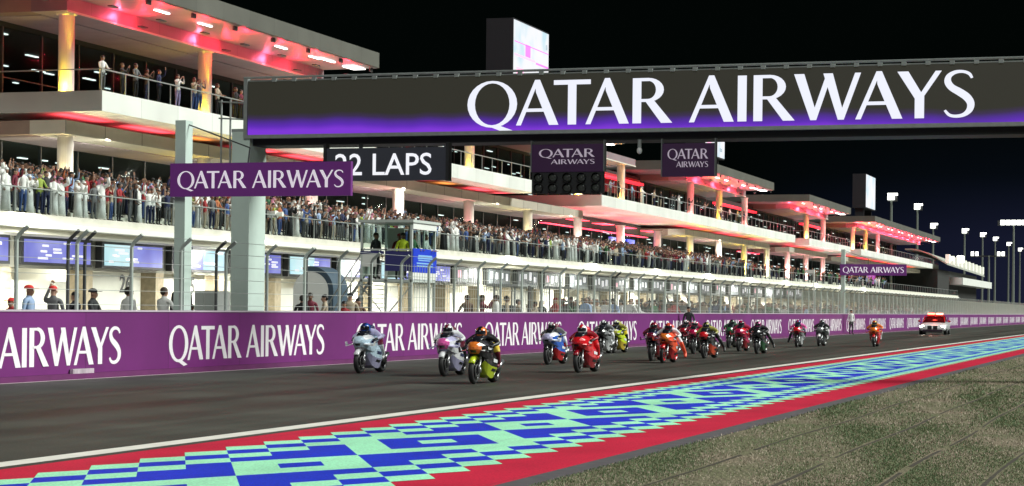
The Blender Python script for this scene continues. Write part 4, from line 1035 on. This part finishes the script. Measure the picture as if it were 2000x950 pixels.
# pit wall platform and crews
plat = MB().box(-27.2, -23.5, 30, 300, 0, .30).build('pit_wall_platform', mat('platform_concrete', (.30, .30, .27), .8, noise=.2, nscale=2), loc=(-25, 30, 0)); tag(plat, 'low concrete platform behind the pit wall', 'platform')
crew = [(22, 2.0, 1.45, 'red', 'charcoal', 'cap', 'down', 'bright red', 'short marshal in red at the left edge behind the pit wall'), (57, 1.5, 1.74, 'pale blue', 'navy', 'cap', 'down', 'bright red', 'crew member in pale blue with red cap below the lavender screen'),
        (104, 1.5, 1.74, 'grey', 'black', 'cap', 'raise', 'bright red', 'crew member in grey with red cap and one arm raised'), (146, 1.8, 1.62, 'black', 'black', 'hair', 'rail', None, 'crew member in black left of the capped one at the pit wall'), (182, 1.6, 1.70, 'charcoal', 'black', 'cap', 'rail', 'black', 'crew member in charcoal with black cap leaning on the pit wall'),
        (252, 1.5, 1.76, 'white', 'charcoal', 'hair', 'down', None, 'man in white shirt in front of garage number 26'), (321, 1.5, 1.78, 'white', 'charcoal', 'hair', 'rail', None, 'man in white shirt just left of the sign mast'), (341, 1.9, 1.66, 'black', 'black', 'long', 'down', None, 'woman in black partly behind the sign mast'),
        (366, 1.8, 1.66, 'brown', 'black', 'long', 'rail', None, 'person in brown just right of the sign mast'), (405, 1.4, 1.72, 'maroon', 'red', 'hair', 'rail', None, 'crew member in maroon and red left of the white cabinet'),
        (590, 2.3, 1.66, 'black', 'black', 'hair', 'down', None, 'crew member in black at the left foot of the teal awning'), (606, 3.0, 1.76, 'maroon', 'black', 'hair', 'down', None, 'crew member in maroon under the teal awning'), (634, 2.0, 1.70, 'beige', 'beige', 'hair', 'rail', None, 'crew member in beige in front of the teal awning'),
        (672, 1.5, 1.5, 'red', 'red', 'hair', 'down', None, 'small marshal in red between awning and timing cabin'), (684, 2.0, 1.76, 'beige', 'black', 'cap', 'down', 'black', 'crew member in beige with black cap left of the timing cabin'), (700, 1.8, 1.6, 'brown', 'black', 'hair', 'rail', None, 'crew member in brown at the foot of the cabin stairs')]
for x, ds, h, top, leg, kind, pose, cap, lab in crew:
    s = -23.3 - ds; r = (x - 1000) / 4000.0; y = s * (math.cos(RAD(18)) + r * math.sin(RAD(18))) / (r * math.cos(RAD(18)) - math.sin(RAD(18)))
    o = person((s, y, .302), pr.uniform(0, 6.28), pose, top, leg, kind, pr, h, cap); o['label'] = lab; o['group'] = 'people behind the pit wall'
y = 71.5; k = 0
while y < 112:
    kind, top, leg, desc = outfit(pr)
    if kind in ('robe', 'abaya'): kind, top, leg, desc = 'hair', 'beige', 'grey', 'beige top, grey trousers'
    if k in (8, 9): kind, top, desc = 'cap', 'red', 'red top and red cap'
    o = person((-24.3 - pr.uniform(0, 1.6), y, .302), pr.uniform(0, 6.28), pr.choice(['rail', 'down', 'film']), top, leg, kind, pr, pr.uniform(1.6, 1.85), 'red')
    o['label'] = 'crew member %s past the timing cabin behind pit wall, %s' % (WORDS[k], desc); o['group'] = 'people behind the pit wall'; y += pr.uniform(.7, 2.4) * (1 + k * .02); k += 1
for x, y, z, top, kind, pose, rz, lab in ((-27.1, 67.7, 2.61, 'charcoal', 'hair', 'down', 1.2, 'person in charcoal standing at left inside the timing cabin'), (-26.55, 68.6, 2.61, 'maroon', 'cap', 'down', .6, 'person in maroon with red cap inside the timing cabin'),
                                    (-26.1, 67.75, 2.61, 'yellow', 'hair', 'down', .9, 'person in bright yellow vest inside the timing cabin'), (-25.8, 68.0, 2.61, 'green', 'hair', 'rail', 1.5, 'person in green behind the cabin corner window'),
                                    (-25.75, 69.1, 2.61, 'white', 'hair', 'rail', 1.6, 'person in white leaning at the right cabin window')):
    o = person((x, y, z), rz, pose, top, 'charcoal', kind, pr, 1.66); o['label'] = lab
o = person((-22.35, 96.3, .0), RAD(-10), 'down', 'charcoal', 'black', 'hair', pr, 1.8); o['label'] = 'dark dressed marshal standing on the track side of the pit wall behind the red bikes'
o = person((-22.3, 147.6, .0), RAD(40), 'down', 'white', 'charcoal', 'hair', pr, 1.78); o['label'] = 'marshal in white top and dark trousers by the wall near the last bikes'

# ================================================================ RACING MOTORCYCLES (front points to -Y)
def sring(y, w, z0, z1, p=.75, n=16):
    zc, h = (z0 + z1) / 2, (z1 - z0) / 2; out = []
    for i in range(n):
        a = TAU * i / n; c, s = math.cos(a), math.sin(a)
        out.append((w * math.copysign(abs(c) ** p, c), y, zc + h * math.copysign(abs(s) ** p, s)))
    return out
def paint(c):
    return mat('bike_paint_%d_%d_%d' % tuple(int(v * 1000) for v in c), c, .22, spec=.5, coat=.5)
M_tyre = mat('tyre_rubber', (.012, .012, .013), .55, noise=.2, nscale=12); M_alloy = mat('fork_alloy', (.45, .45, .47), .3, .9); M_gold = mat('fork_gold', (.55, .38, .10), .3, .8)
M_carbon = mat('carbon', (.014, .014, .016), .35, coat=.4); M_disc = mat('brake_disc', (.07, .07, .07), .5, .4); M_screen = mat('tinted_screen', (.012, .014, .02), .2, spec=.5)
def part_mesh(fn, name, slots=1, smooth=True, sub=0):
    mb = MB(); fn(mb); me = mesh_only(mb, name, [SKINS[0]] * slots, smooth)
    if sub:
        o = bpy.data.objects.new('tmp', me); C.objects.link(o); s = o.modifiers.new('s', 'SUBSURF'); s.levels = sub
        bpy.context.view_layer.update(); me = bpy.data.meshes.new_from_object(o.evaluated_get(bpy.context.evaluated_depsgraph_get())); me.name = name; bpy.data.objects.remove(o)
    return me
def tyre(w, R=.305):
    return lambda mb: mb.lathe((0, 0, 0), [(-w * .8, .215), (-w, .245), (-w * .9, .275), (-w * .5, R - .006), (0, R), (w * .5, R - .006), (w * .9, .275), (w, .245), (w * .8, .215)], 26)
def rim(w):
    def f(mb):
        mb.lathe((0, 0, 0), [(-w, .225), (-w, .200), (w, .200), (w, .225)], 26); mb.tube((-.05, 0, 0), (.05, 0, 0), .045, n=10)
        for i in range(6):
            a = TAU * i / 6; mb.bar((0, .03 * math.cos(a), .03 * math.sin(a)), (0, .21 * math.cos(a), .21 * math.sin(a)), .022, .03)
    return f
def disc(mb):
    for x in (-.075, .075): mb.lathe((x, 0, 0), [(-.004, .16), (-.004, .10), (.004, .10), (.004, .16)], 20)
def fender(mb):
    rings = []
    for i in range(9):
        a = RAD(35 + 12.5 * i); r0, r1 = .318, .335
        pts = []
        for x, r in ((-.075, r0 - .05), (-.05, r0), (0, r0 + .008), (.05, r0), (.075, r0 - .05), (.075, r1 - .05), (.05, r1), (0, r1 + .008), (-.05, r1), (-.075, r1 - .05)): pts.append((x, -r * math.cos(a) * -1 if False else -r * math.cos(a), r * math.sin(a)))
        rings.append(pts)
    mb.loft(rings)
def prof(rs, slots=1, rows={}, rows2={}):
    """loft of half profiles (x, z) from the crown line down to the keel, mirrored; rows choose the paint of each strake"""
    def f(mb):
        rings = []
        for y, h in rs: rings.append([(x, y, z) for x, z in h] + [(-x, y, z) for x, z in h[-2:0:-1]])
        n = len(rings[0]); o = len(mb.v); mb.v += [p for r in rings for p in r]
        for k in range(len(rings) - 1):
            for i in range(n):
                st = i if i < 5 else n - 1 - i
                q = rows.get(st, 0)
                if st in rows2 and k in (4,): q = rows2[st]
                mb.f.append((o + k * n + i, o + k * n + (i + 1) % n, o + (k + 1) * n + (i + 1) % n, o + (k + 1) * n + i)); mb.m.append(q)
        mb.f.append(tuple(o + i for i in range(n))[::-1]); mb.m.append(0); mb.f.append(tuple(o + (len(rings) - 1) * n + i for i in range(n))); mb.m.append(0)
    return f
def lofter(*rs): return lambda mb: mb.loft([sring(*r) for r in rs])
BM = {
    'front_tyre': part_mesh(tyre(.062), 'tyre'), 'front_rim': part_mesh(rim(.055), 'rim'), 'brake_disc': part_mesh(disc, 'brake_disc'),
    'rear_tyre': part_mesh(tyre(.098), 'tyre'), 'rear_rim': part_mesh(rim(.085), 'rim'), 'fender': part_mesh(fender, 'fender'),
    'number_panel': part_mesh(prof(((-.86, ((0, .85), (.03, .848), (.045, .83), (.04, .80), (.02, .79), (0, .788))), (-.80, ((0, .915), (.075, .905), (.115, .86), (.11, .80), (.07, .745), (0, .74))), (-.715, ((0, .965), (.11, .95), (.17, .87), (.165, .785), (.10, .69), (0, .685))))), 'number_panel', smooth=False),
    'air_intake': part_mesh(lambda mb: mb.loft([[(-.075, -.845, .775), (.075, -.845, .775), (.055, -.80, .715), (-.055, -.80, .715)], [(-.07, -.74, .79), (.07, -.74, .79), (.055, -.72, .72), (-.055, -.72, .72)]]), 'air_intake', smooth=False),
    'nose_fairing': part_mesh(prof(((-.714, ((0, .966), (.111, .951), (.171, .871), (.166, .784), (.10, .689), (0, .684))), (-.60, ((0, 1.0), (.13, .985), (.222, .885), (.225, .77), (.165, .63), (0, .62))), (-.42, ((0, 1.02), (.15, 1.0), (.255, .90), (.27, .76), (.24, .57), (0, .56))),
        (-.20, ((0, 1.0), (.15, .98), (.255, .88), (.282, .755), (.27, .56), (0, .55))), (-.02, ((0, .92), (.14, .91), (.21, .84), (.24, .74), (.23, .60), (0, .6)))), 2, {2: 1, 3: 1}), 'nose_fairing', 2, False),
    'windscreen': part_mesh(lofter((-.68, .08, .955, .985), (-.54, .13, .985, 1.06), (-.38, .155, .995, 1.115), (-.27, .155, 1.0, 1.13)), 'windscreen'),
    'side_fairing': part_mesh(prof(((-.46, ((0, .70), (.13, .70), (.19, .62), (.17, .54), (.10, .47), (0, .465))), (-.36, ((0, .72), (.17, .72), (.235, .62), (.22, .47), (.13, .34), (0, .335))), (-.22, ((0, .76), (.2, .76), (.278, .62), (.262, .41), (.15, .205), (0, .20))), (.05, ((0, .80), (.19, .80), (.280, .62), (.262, .38), (.145, .125), (0, .12))),
        (.28, ((0, .74), (.17, .74), (.250, .58), (.238, .36), (.125, .115), (0, .11))), (.46, ((0, .62), (.10, .62), (.17, .50), (.16, .34), (.10, .14), (0, .135))), (.66, ((0, .42), (.03, .42), (.06, .38), (.055, .32), (.035, .22), (0, .215)))), 3, {3: 1, 4: 1}, {2: 2}), 'side_fairing', 3, False),
    'decal': part_mesh(lambda mb: [mb.add([(s * a[0], a[1], a[2]), (s * b[0], b[1], b[2]), (s * c[0], c[1], c[2]), (s * d[0], d[1], d[2])], [(0, 1, 2, 3) if s > 0 else (3, 2, 1, 0)], q) for s in (1, -1) for a, b, c, d, q in (
        ((.280, -.14, .50), (.276, .16, .47), (.281, .16, .54), (.284, -.14, .58), 0), ((.226, -.12, .30), (.218, .18, .26), (.244, .18, .32), (.252, -.12, .36), 1), ((.258, -.34, .66), (.270, -.24, .64), (.272, -.24, .60), (.254, -.34, .60), 1),
        ((.268, -.52, .795), (.288, -.24, .775), (.284, -.24, .83), (.262, -.52, .85), 0))], 'decal', 2, False),
    'tank': part_mesh(lofter((-.2, .12, .80, .95), (-.05, .2, .78, 1.0), (.15, .2, .78, .98), (.32, .12, .78, .9)), 'tank'),
    'tail_unit': part_mesh(lofter((.28, .13, .76, .83), (.5, .15, .80, .88), (.66, .13, .84, 1.0), (.85, .095, .90, 1.02), (1.0, .05, .95, 1.0)), 'tail_unit'),
    'engine': part_mesh(lambda mb: mb.loft([sring(-.28, .15, .30, .62), sring(.0, .19, .24, .7), sring(.4, .16, .28, .66)]), 'engine'),
    'swingarm': part_mesh(lambda mb: [mb.bar((x, .2, .42), (x * 1.3, .72, .305), .045, .09) for x in (-.11, .11)], 'swingarm'),
    'exhaust': part_mesh(lambda mb: [mb.tube((.12, .3, .34), (.17, .55, .36), .035, .04, 10), mb.tube((.17, .55, .36), (.19, .82, .50), .045, .055, 10)], 'exhaust'),
    'handlebar': part_mesh(lambda mb: [mb.tube((.12, -.42, .90), (.33, -.35, .865), .016, n=7), mb.tube((-.12, -.42, .90), (-.33, -.35, .865), .016, n=7), mb.bar((.32, -.37, .87), (.24, -.45, .87), .012, .02), mb.bar((-.32, -.37, .87), (-.24, -.45, .87), .012, .02)], 'handlebar'),
}
def fork_mesh(sd): return part_mesh(lambda mb: [mb.tube((sd * .105, -.70, .27), (sd * .105, -.60, .56), .032, .03, 9), mb.tube((sd * .105, -.60, .56), (sd * .10, -.47, .92), .026, .026, 9), mb.box(sd * .105 - .03, sd * .105 + .03, -.69, -.58, .27, .38)], 'fork')
def wing_mesh(sd): return part_mesh(lambda mb: mb.loft([[(sd * .15, -.78, .775), (sd * .2, -.58, .795), (sd * .2, -.58, .765), (sd * .15, -.78, .750)], [(sd * .38, -.70, .725), (sd * .38, -.54, .745), (sd * .38, -.54, .72), (sd * .38, -.70, .702)], [(sd * .40, -.69, .82), (sd * .40, -.56, .83), (sd * .40, -.56, .81), (sd * .40, -.69, .80)]]), 'winglet', smooth=False)
FORK = {s: fork_mesh(s) for s in (1, -1)}; WING = {s: wing_mesh(s) for s in (1, -1)}
def rider_mesh(legout):
    N = {'pelvis': ((0, .44, .95), (.15, .13)), 'waist': ((0, .26, 1.03), (.135, .12)), 'chest': ((0, .03, 1.07), (.17, .125)), 'top': ((0, -.07, 1.075), (.125, .10)), 'neck': ((0, -.16, 1.11), .062), 'head': ((0, -.25, 1.16), .085)}
    E_ = [('pelvis', 'waist', 'torso'), ('waist', 'chest', 'torso'), ('chest', 'top', 'torso'), ('top', 'neck', 'torso'), ('neck', 'head', 'torso')]
    for sd in (1, -1):
        t = 'L' if sd > 0 else 'R'
        N['sh' + t] = ((sd * .215, -.05, 1.06), .078); N['el' + t] = ((sd * .39, -.13, .93), .058); N['wr' + t] = ((sd * .33, -.29, .895), .038); N['ha' + t] = ((sd * .30, -.36, .875), (.042, .034))
        N['hp' + t] = ((sd * .11, .42, .90), .10)
        if legout == sd:
            N['kn' + t] = ((sd * .36, .12, .70), .075); N['an' + t] = ((sd * .50, .30, .34), .055); N['to' + t] = ((sd * .53, .16, .22), (.048, .042))
        else:
            N['kn' + t] = ((sd * .30, .06, .73), .075); N['an' + t] = ((sd * .20, .47, .44), .056); N['to' + t] = ((sd * .22, .31, .37), (.046, .042))
        E_ += [('top', 'sh' + t, 'arm'), ('sh' + t, 'el' + t, 'arm'), ('el' + t, 'wr' + t, 'arm'), ('wr' + t, 'ha' + t, 'glove'), ('pelvis', 'hp' + t, 'leg'), ('hp' + t, 'kn' + t, 'leg'), ('kn' + t, 'an' + t, 'boot'), ('an' + t, 'to' + t, 'boot')]
    me = skin_mesh('person', N, E_, 'pelvis', {'torso': 0, 'arm': 1, 'leg': 2, 'boot': 3, 'glove': 4}, 1)
    mb = MB(); mb.ell((0, .10, 1.17), (.10, .17, .085), 10, 6, 0)
    for sd in (1, -1): fingers(mb, (sd * .30, -.37, .875), (0, -1, -.2), (-sd, 0, .1), 4, 1.1)
    join_mesh(me, mb)
    for q in range(5): me.materials.append(SKINS[0])
    return me
RIDER = {k: rider_mesh(k) for k in (0, 1, -1)}
def helmet_fn(mb):
    mb.ell((0, -.27, 1.245), (.132, .165, .145), 16, 12, 0); mb.loft([sring(-.385, .085, 1.125, 1.19), sring(-.42, .06, 1.135, 1.185)]); mb.loft([sring(-.16, .09, 1.29, 1.36), sring(-.05, .05, 1.29, 1.32)])
ME_helmet = part_mesh(lambda mb: helmet_fn(mb), 'helmet', 2)
ME_helmet.transform(Matrix.Translation((0, 0, -.08)))
for p_ in ME_helmet.polygons:
    if abs(p_.center.x) < .045 and p_.center.z > 1.2 or p_.center.z < 1.085: p_.material_index = 1
def visor_fn(mb):
    rows = []
    for k in range(5):
        el_ = RAD(-16 + 9.5 * k); rows.append([(.136 * math.cos(el_) * math.sin(az), -.27 - .170 * math.cos(el_) * math.cos(az), 1.245 + .150 * math.sin(el_)) for az in (RAD(-72 + 12 * i) for i in range(13))])
    vs = [p for r in rows for p in r]; mb.add(vs, [(k * 13 + i, k * 13 + i + 1, (k + 1) * 13 + i + 1, (k + 1) * 13 + i) for k in range(4) for i in range(12)])
ME_visor = part_mesh(visor_fn, 'visor'); ME_visor.transform(Matrix.Translation((0, 0, -.08)))
P = {'W': (.86, .87, .90), 'ice': (.62, .80, .95), 'lav': (.60, .58, .86), 'pink': (.78, .12, .42), 'navy': (.02, .03, .12), 'blue': (.03, .12, .52), 'K': (.012, .012, .014), 'lime': (.58, .72, .03), 'yel': (.75, .55, .05), 'ora': (.80, .20, .03),
     'red': (.64, .012, .02), 'dred': (.34, .008, .02), 'crim': (.42, .01, .07), 'mar': (.16, .01, .03), 'oli': (.35, .33, .06), 'grn': (.03, .13, .05), 'gry': (.22, .23, .24), 'fire': (.85, .10, .04)}
def bike(x, y, lean, yaw, num, nose, side, belly, fend, rimc, tail, suit, arms, legs, boots, helm, legout, blab, rlab):
    root = empty('racing_motorcycle', (x, y + .74, 0), yaw, blab, 'motorcycle', 'racing motorcycles on the straight'); root.rotation_euler = (0, lean, yaw); root.scale = (.95,) * 3
    def k(n, me, c, par=root, loc=(0, 0, 0)):
        o = bpy.data.objects.new(n, me); C.objects.link(o); o.parent = par; o.location = loc
        setslots(o, [paint(P[q]) if isinstance(q, str) else q for q in (c if isinstance(c, tuple) else (c,))]); return o
    fw = empty('front_wheel', (0, -.70, .305)); fw.parent = root; rw = empty('rear_wheel', (0, .74, .305)); rw.parent = root
    k('tyre', BM['front_tyre'], M_tyre, fw); k('rim', BM['front_rim'], rimc, fw); k('brake_disc', BM['brake_disc'], M_disc, fw); k('tyre', BM['rear_tyre'], M_tyre, rw); k('rim', BM['rear_rim'], rimc, rw)
    k('fender', BM['fender'], fend, root, (0, -.70, .305))
    for s in (1, -1): k('fork', FORK[s], M_alloy); k('winglet', WING[s], nose)
    k('number_panel', BM['number_panel'], num); k('nose_fairing', BM['nose_fairing'], (nose, side)); k('air_intake', BM['air_intake'], M_carbon); k('decal', BM['decal'], ('W' if side not in ('W', 'ice', 'lav') else 'navy', 'K' if belly != 'K' else 'red')); k('windscreen', BM['windscreen'], M_screen); k('side_fairing', BM['side_fairing'], (side, belly, 'K' if num != 'K' else 'gry'))
    k('tank', BM['tank'], side); k('tail_unit', BM['tail_unit'], tail); k('engine', BM['engine'], M_carbon); k('swingarm', BM['swingarm'], M_carbon); k('exhaust', BM['exhaust'], M_alloy); k('handlebar', BM['handlebar'], M_carbon)
    r = bpy.data.objects.new('person', RIDER[legout]); C.objects.link(r); r.location = root.location; r.rotation_euler = root.rotation_euler; r.scale = root.scale
    setslots(r, [CR(P[c]) for c in (suit, arms, legs, boots)] + [CR(P['K'])]); tag(r, rlab, 'person', 'riders on the straight')
    h = bpy.data.objects.new('helmet', ME_helmet); C.objects.link(h); h.parent = r; setslots(h, [paint(P[helm]), paint(P[suit] if suit != helm else P['W'])])
    v = bpy.data.objects.new('visor', ME_visor); C.objects.link(v); v.parent = h; setslots(v, [M_screen])
def CR(c): return mat('leathers_%d_%d_%d' % tuple(int(v * 1000) for v in c), c, .45, noise=.12, nscale=10)
for a in (
    (-19.06, 46.54, RAD(-1), RAD(0), 'ice', 'W', 'ice', 'lav', 'W', 'K', 'lav', 'navy', 'lav', 'mar', 'W', 'blue', 0, 'white and pale blue motorcycle leading at the left beside the purple wall', 'rider in navy with blue helmet on the leftmost pale blue motorcycle'),
    (-16.59, 45.71, RAD(-2), RAD(3), 'pink', 'lav', 'W', 'lav', 'W', 'K', 'lav', 'mar', 'W', 'mar', 'K', 'W', 0, 'pale lavender motorcycle with pink number panel just behind the yellow and black one', 'rider in maroon and white with white helmet on the pink fronted motorcycle'),
    (-14.38, 41.55, RAD(1), RAD(1), 'ora', 'K', 'K', 'lime', 'lime', 'K', 'yel', 'K', 'K', 'yel', 'mar', 'ora', 0, 'black motorcycle with lime belly and orange number panel, nearest of all', 'rider in black with orange helmet on the nearest black and lime motorcycle'),
    (-17.44, 57.12, RAD(-1), RAD(-2), 'lav', 'W', 'blue', 'red', 'K', 'K', 'W', 'mar', 'gry', 'W', 'W', 'mar', 0, 'white motorcycle with blue side and red belly left of the red one', 'rider in maroon and grey on the white and blue motorcycle'),
    (-14.57, 50.40, RAD(-2), RAD(-2), 'red', 'red', 'red', 'dred', 'dred', 'K', 'red', 'red', 'dred', 'red', 'red', 'W', 0, 'all red motorcycle in the middle, nearest of the red ones', 'rider in red with white helmet on the nearest all red motorcycle'),
    (-20.03, 71.97, RAD(1), RAD(2), 'K', 'K', 'gry', 'W', 'K', 'K', 'K', 'K', 'gry', 'W', 'W', 'K', 0, 'black and white motorcycle half hidden behind the nearest red one', 'rider in black and grey behind the nearest red motorcycle'),
    (-20.04, 74.08, RAD(-2), RAD(-2), 'oli', 'K', 'lime', 'yel', 'oli', 'K', 'oli', 'oli', 'oli', 'yel', 'K', 'oli', -1, 'olive and yellow motorcycle alone beside the purple wall', 'rider in olive with olive helmet alone beside the purple wall'),
    (-15.93, 63.31, RAD(-1), RAD(2), 'mar', 'navy', 'mar', 'dred', 'K', 'K', 'dred', 'mar', 'mar', 'mar', 'K', 'dred', 0, 'dark maroon motorcycle partly behind the orange red one', 'rider in maroon just left of the pink helmeted rider'),
    (-15.02, 61.17, RAD(4), RAD(0), 'ora', 'fire', 'fire', 'red', 'red', 'red', 'ora', 'fire', 'W', 'W', 'fire', 'crim', 1, 'orange and red motorcycle with a white legged rider, in the middle pack', 'rider in orange with white sleeves and crimson helmet in the middle pack'),
    (-19.01, 80.98, RAD(0), RAD(-1), 'dred', 'mar', 'dred', 'K', 'K', 'K', 'mar', 'mar', 'mar', 'K', 'K', 'mar', 0, 'dark red motorcycle behind the orange one beside the marshal', 'rider in dark maroon behind the orange motorcycle'),
    (-17.17, 74.73, RAD(-2), RAD(0), 'crim', 'crim', 'mar', 'K', 'K', 'K', 'crim', 'crim', 'crim', 'mar', 'K', 'crim', 0, 'crimson motorcycle just left of the black and red one', 'rider in crimson just left of the black and red motorcycle'),
    (-15.21, 67.98, RAD(-3), RAD(-2), 'red', 'K', 'K', 'fire', 'K', 'K', 'red', 'K', 'oli', 'K', 'K', 'oli', 1, 'black motorcycle with red belly and number panel, rider trailing a leg', 'rider in black trailing a leg off the black and red motorcycle'),
    (-18.68, 88.15, RAD(3), RAD(0), 'grn', 'K', 'grn', 'K', 'K', 'K', 'grn', 'K', 'grn', 'K', 'K', 'grn', 0, 'green and black motorcycle behind the crimson pair', 'rider in black and green with green helmet'),
    (-16.70, 80.86, RAD(0), RAD(-1), 'crim', 'red', 'crim', 'dred', 'K', 'K', 'crim', 'crim', 'crim', 'red', 'K', 'K', 0, 'crimson red motorcycle between the green and the black ones', 'rider in crimson with black helmet between green and black motorcycles'),
    (-15.15, 76.69, RAD(-3), RAD(0), 'K', 'K', 'K', 'grn', 'K', 'K', 'K', 'K', 'K', 'K', 'K', 'pink', 1, 'black motorcycle with dark green belly and pink helmeted rider', 'rider in black with pink helmet trailing a leg'),
    (-16.42, 92.13, RAD(0), RAD(3), 'red', 'crim', 'gry', 'W', 'K', 'K', 'blue', 'crim', 'pink', 'navy', 'K', 'blue', -1, 'crimson and grey motorcycle with blue helmeted rider far back', 'rider in crimson and pink with blue helmet far back'),
    (-15.99, 95.81, RAD(3), RAD(0), 'gry', 'K', 'K', 'gry', 'W', 'K', 'K', 'K', 'K', 'W', 'W', 'gry', 0, 'black and grey motorcycle with white fender far back', 'rider in black and white with grey helmet far back'),
    (-13.58, 96.85, RAD(-2), RAD(2), 'ora', 'ora', 'red', 'red', 'red', 'K', 'yel', 'red', 'ora', 'red', 'W', 'yel', 0, 'orange and red motorcycle last in line before the safety car', 'rider in red with yellow helmet, last before the safety car'),
    ):
    bike(*a)
# ================================================================ SAFETY CAR (front points to -Y)
sc_x, sc_y = (-17.41, 154.66)
car = empty('safety_car', (sc_x, sc_y + 2.3, 0), RAD(2), 'white safety car with red roof lights glowing behind the last bikes', 'car')
def ck(mb, n, m, par=car, smooth=True, loc=None):
    o = mb.build(n, m, smooth=smooth, local=True); o.parent = par
    if loc: o.location = loc
    return o
M_carw = mat('car_white_paint', (.76, .77, .78), .25, coat=.5); M_carr = mat('car_red_panel', (.42, .01, .015), .3, coat=.4)
ck(MB().loft([sring(-2.36, .78, .30, .60, .6, 24), sring(-2.22, .93, .24, .70, .6, 24), sring(-1.6, 1.0, .20, .84, .55, 24), sring(-.8, 1.02, .20, .93, .5, 24), sring(1.7, 1.02, .20, .98, .5, 24), sring(2.25, .94, .28, .98, .6, 24), sring(2.38, .82, .38, .86, .6, 24)]), 'body', M_carw)
ck(MB().loft([sring(-1.05, .80, .86, .92, .6, 20), sring(-.25, .76, .86, 1.36, .6, 20), sring(1.2, .75, .86, 1.42, .6, 20), sring(2.0, .72, .86, 1.34, .6, 20), sring(2.32, .70, .86, 1.0, .6, 20)]), 'cabin_glass', mat('glow_tinted_car_glass', (.06, .006, .008), .12, spec=.6))  # red tint puts the red glow on the windscreen into the glass colour
ck(MB().loft([sring(-.35, .62, 1.355, 1.39, .5, 16), sring(.4, .70, 1.405, 1.445, .5, 16), sring(1.5, .69, 1.405, 1.44, .5, 16), sring(2.05, .62, 1.33, 1.36, .5, 16)]), 'roof', M_carr)
for s in (1, -1):
    ck(MB().bar((s * .80, -.98, .92), (s * .70, -.2, 1.39), .07, .05), 'windscreen_pillar', M_carr, smooth=False)
    hl = ck(MB().ell((s * .74, -2.20, .60), (.19, .10, .085), 12, 8), 'headlight', mat('headlight_lens', (.8, .8, .8), .2, emit=70.0, ecol=(1, .96, .80)))
    ck(MB().ell((s * 1.10, -.72, 1.0), (.11, .07, .08), 10, 6), 'mirror', M_carr)
    for yy in (-1.45, 1.45):
        w = empty('wheel', (s * .90, yy, .33)); w.parent = car
        ck(MB().lathe((0, 0, 0), [(-.12, .22), (-.12, .31), (-.08, .335), (.08, .335), (.12, .31), (.12, .22)], 22), 'tyre', M_tyre, w)
        m = MB().lathe((0, 0, 0), [(-.10, .22), (-.10, .18), (.10, .18), (.10, .22)], 22)
        for i in range(5): a = TAU * i / 5; m.bar((s * .09, 0, 0), (s * .09, .19 * math.cos(a), .19 * math.sin(a)), .05, .02)
        ck(m, 'rim', M_alloy, w)
ck(MB().box(-.36, -.05, -2.40, -2.28, .40, .66).box(.05, .36, -2.40, -2.28, .40, .66), 'grille', M_dark, smooth=False)
ck(MB().box(-.72, .72, -2.385, -2.2, .235, .385), 'lower_intake', mat('dark_plum_intake', (.03, .012, .03), .5), smooth=False)
ck(MB().box(-.70, .70, -2.30, -2.0, .145, .20), 'splitter', M_dark, smooth=False)
lbx = ck(MB().box(-.56, .56, .30, .62, 1.452, 1.50), 'light_bar', M_dark, smooth=False)
ck(MB().box(-.55, -.06, .28, .60, 1.502, 1.60), 'beacon', mat('red_beacon', (.6, .05, .03), .3, emit=14, ecol=(1, .12, .06)), lbx, False); ck(MB().box(.06, .55, .28, .60, 1.502, 1.60), 'beacon', mat('amber_beacon', (.6, .3, .1), .3, emit=10, ecol=(1, .38, .16)), lbx, False)
lamp('beacon_glow', 'POINT', (sc_x, sc_y + 1.6, 2.1), 55, (1, .08, .05), size=.2)
for s in (1, -1): lamp('headlight_beam', 'SPOT', (sc_x + s * .74, sc_y - .15, .60), 9000, (1, .94, .76), (.04, -1, -.06), .08, 34, .7)
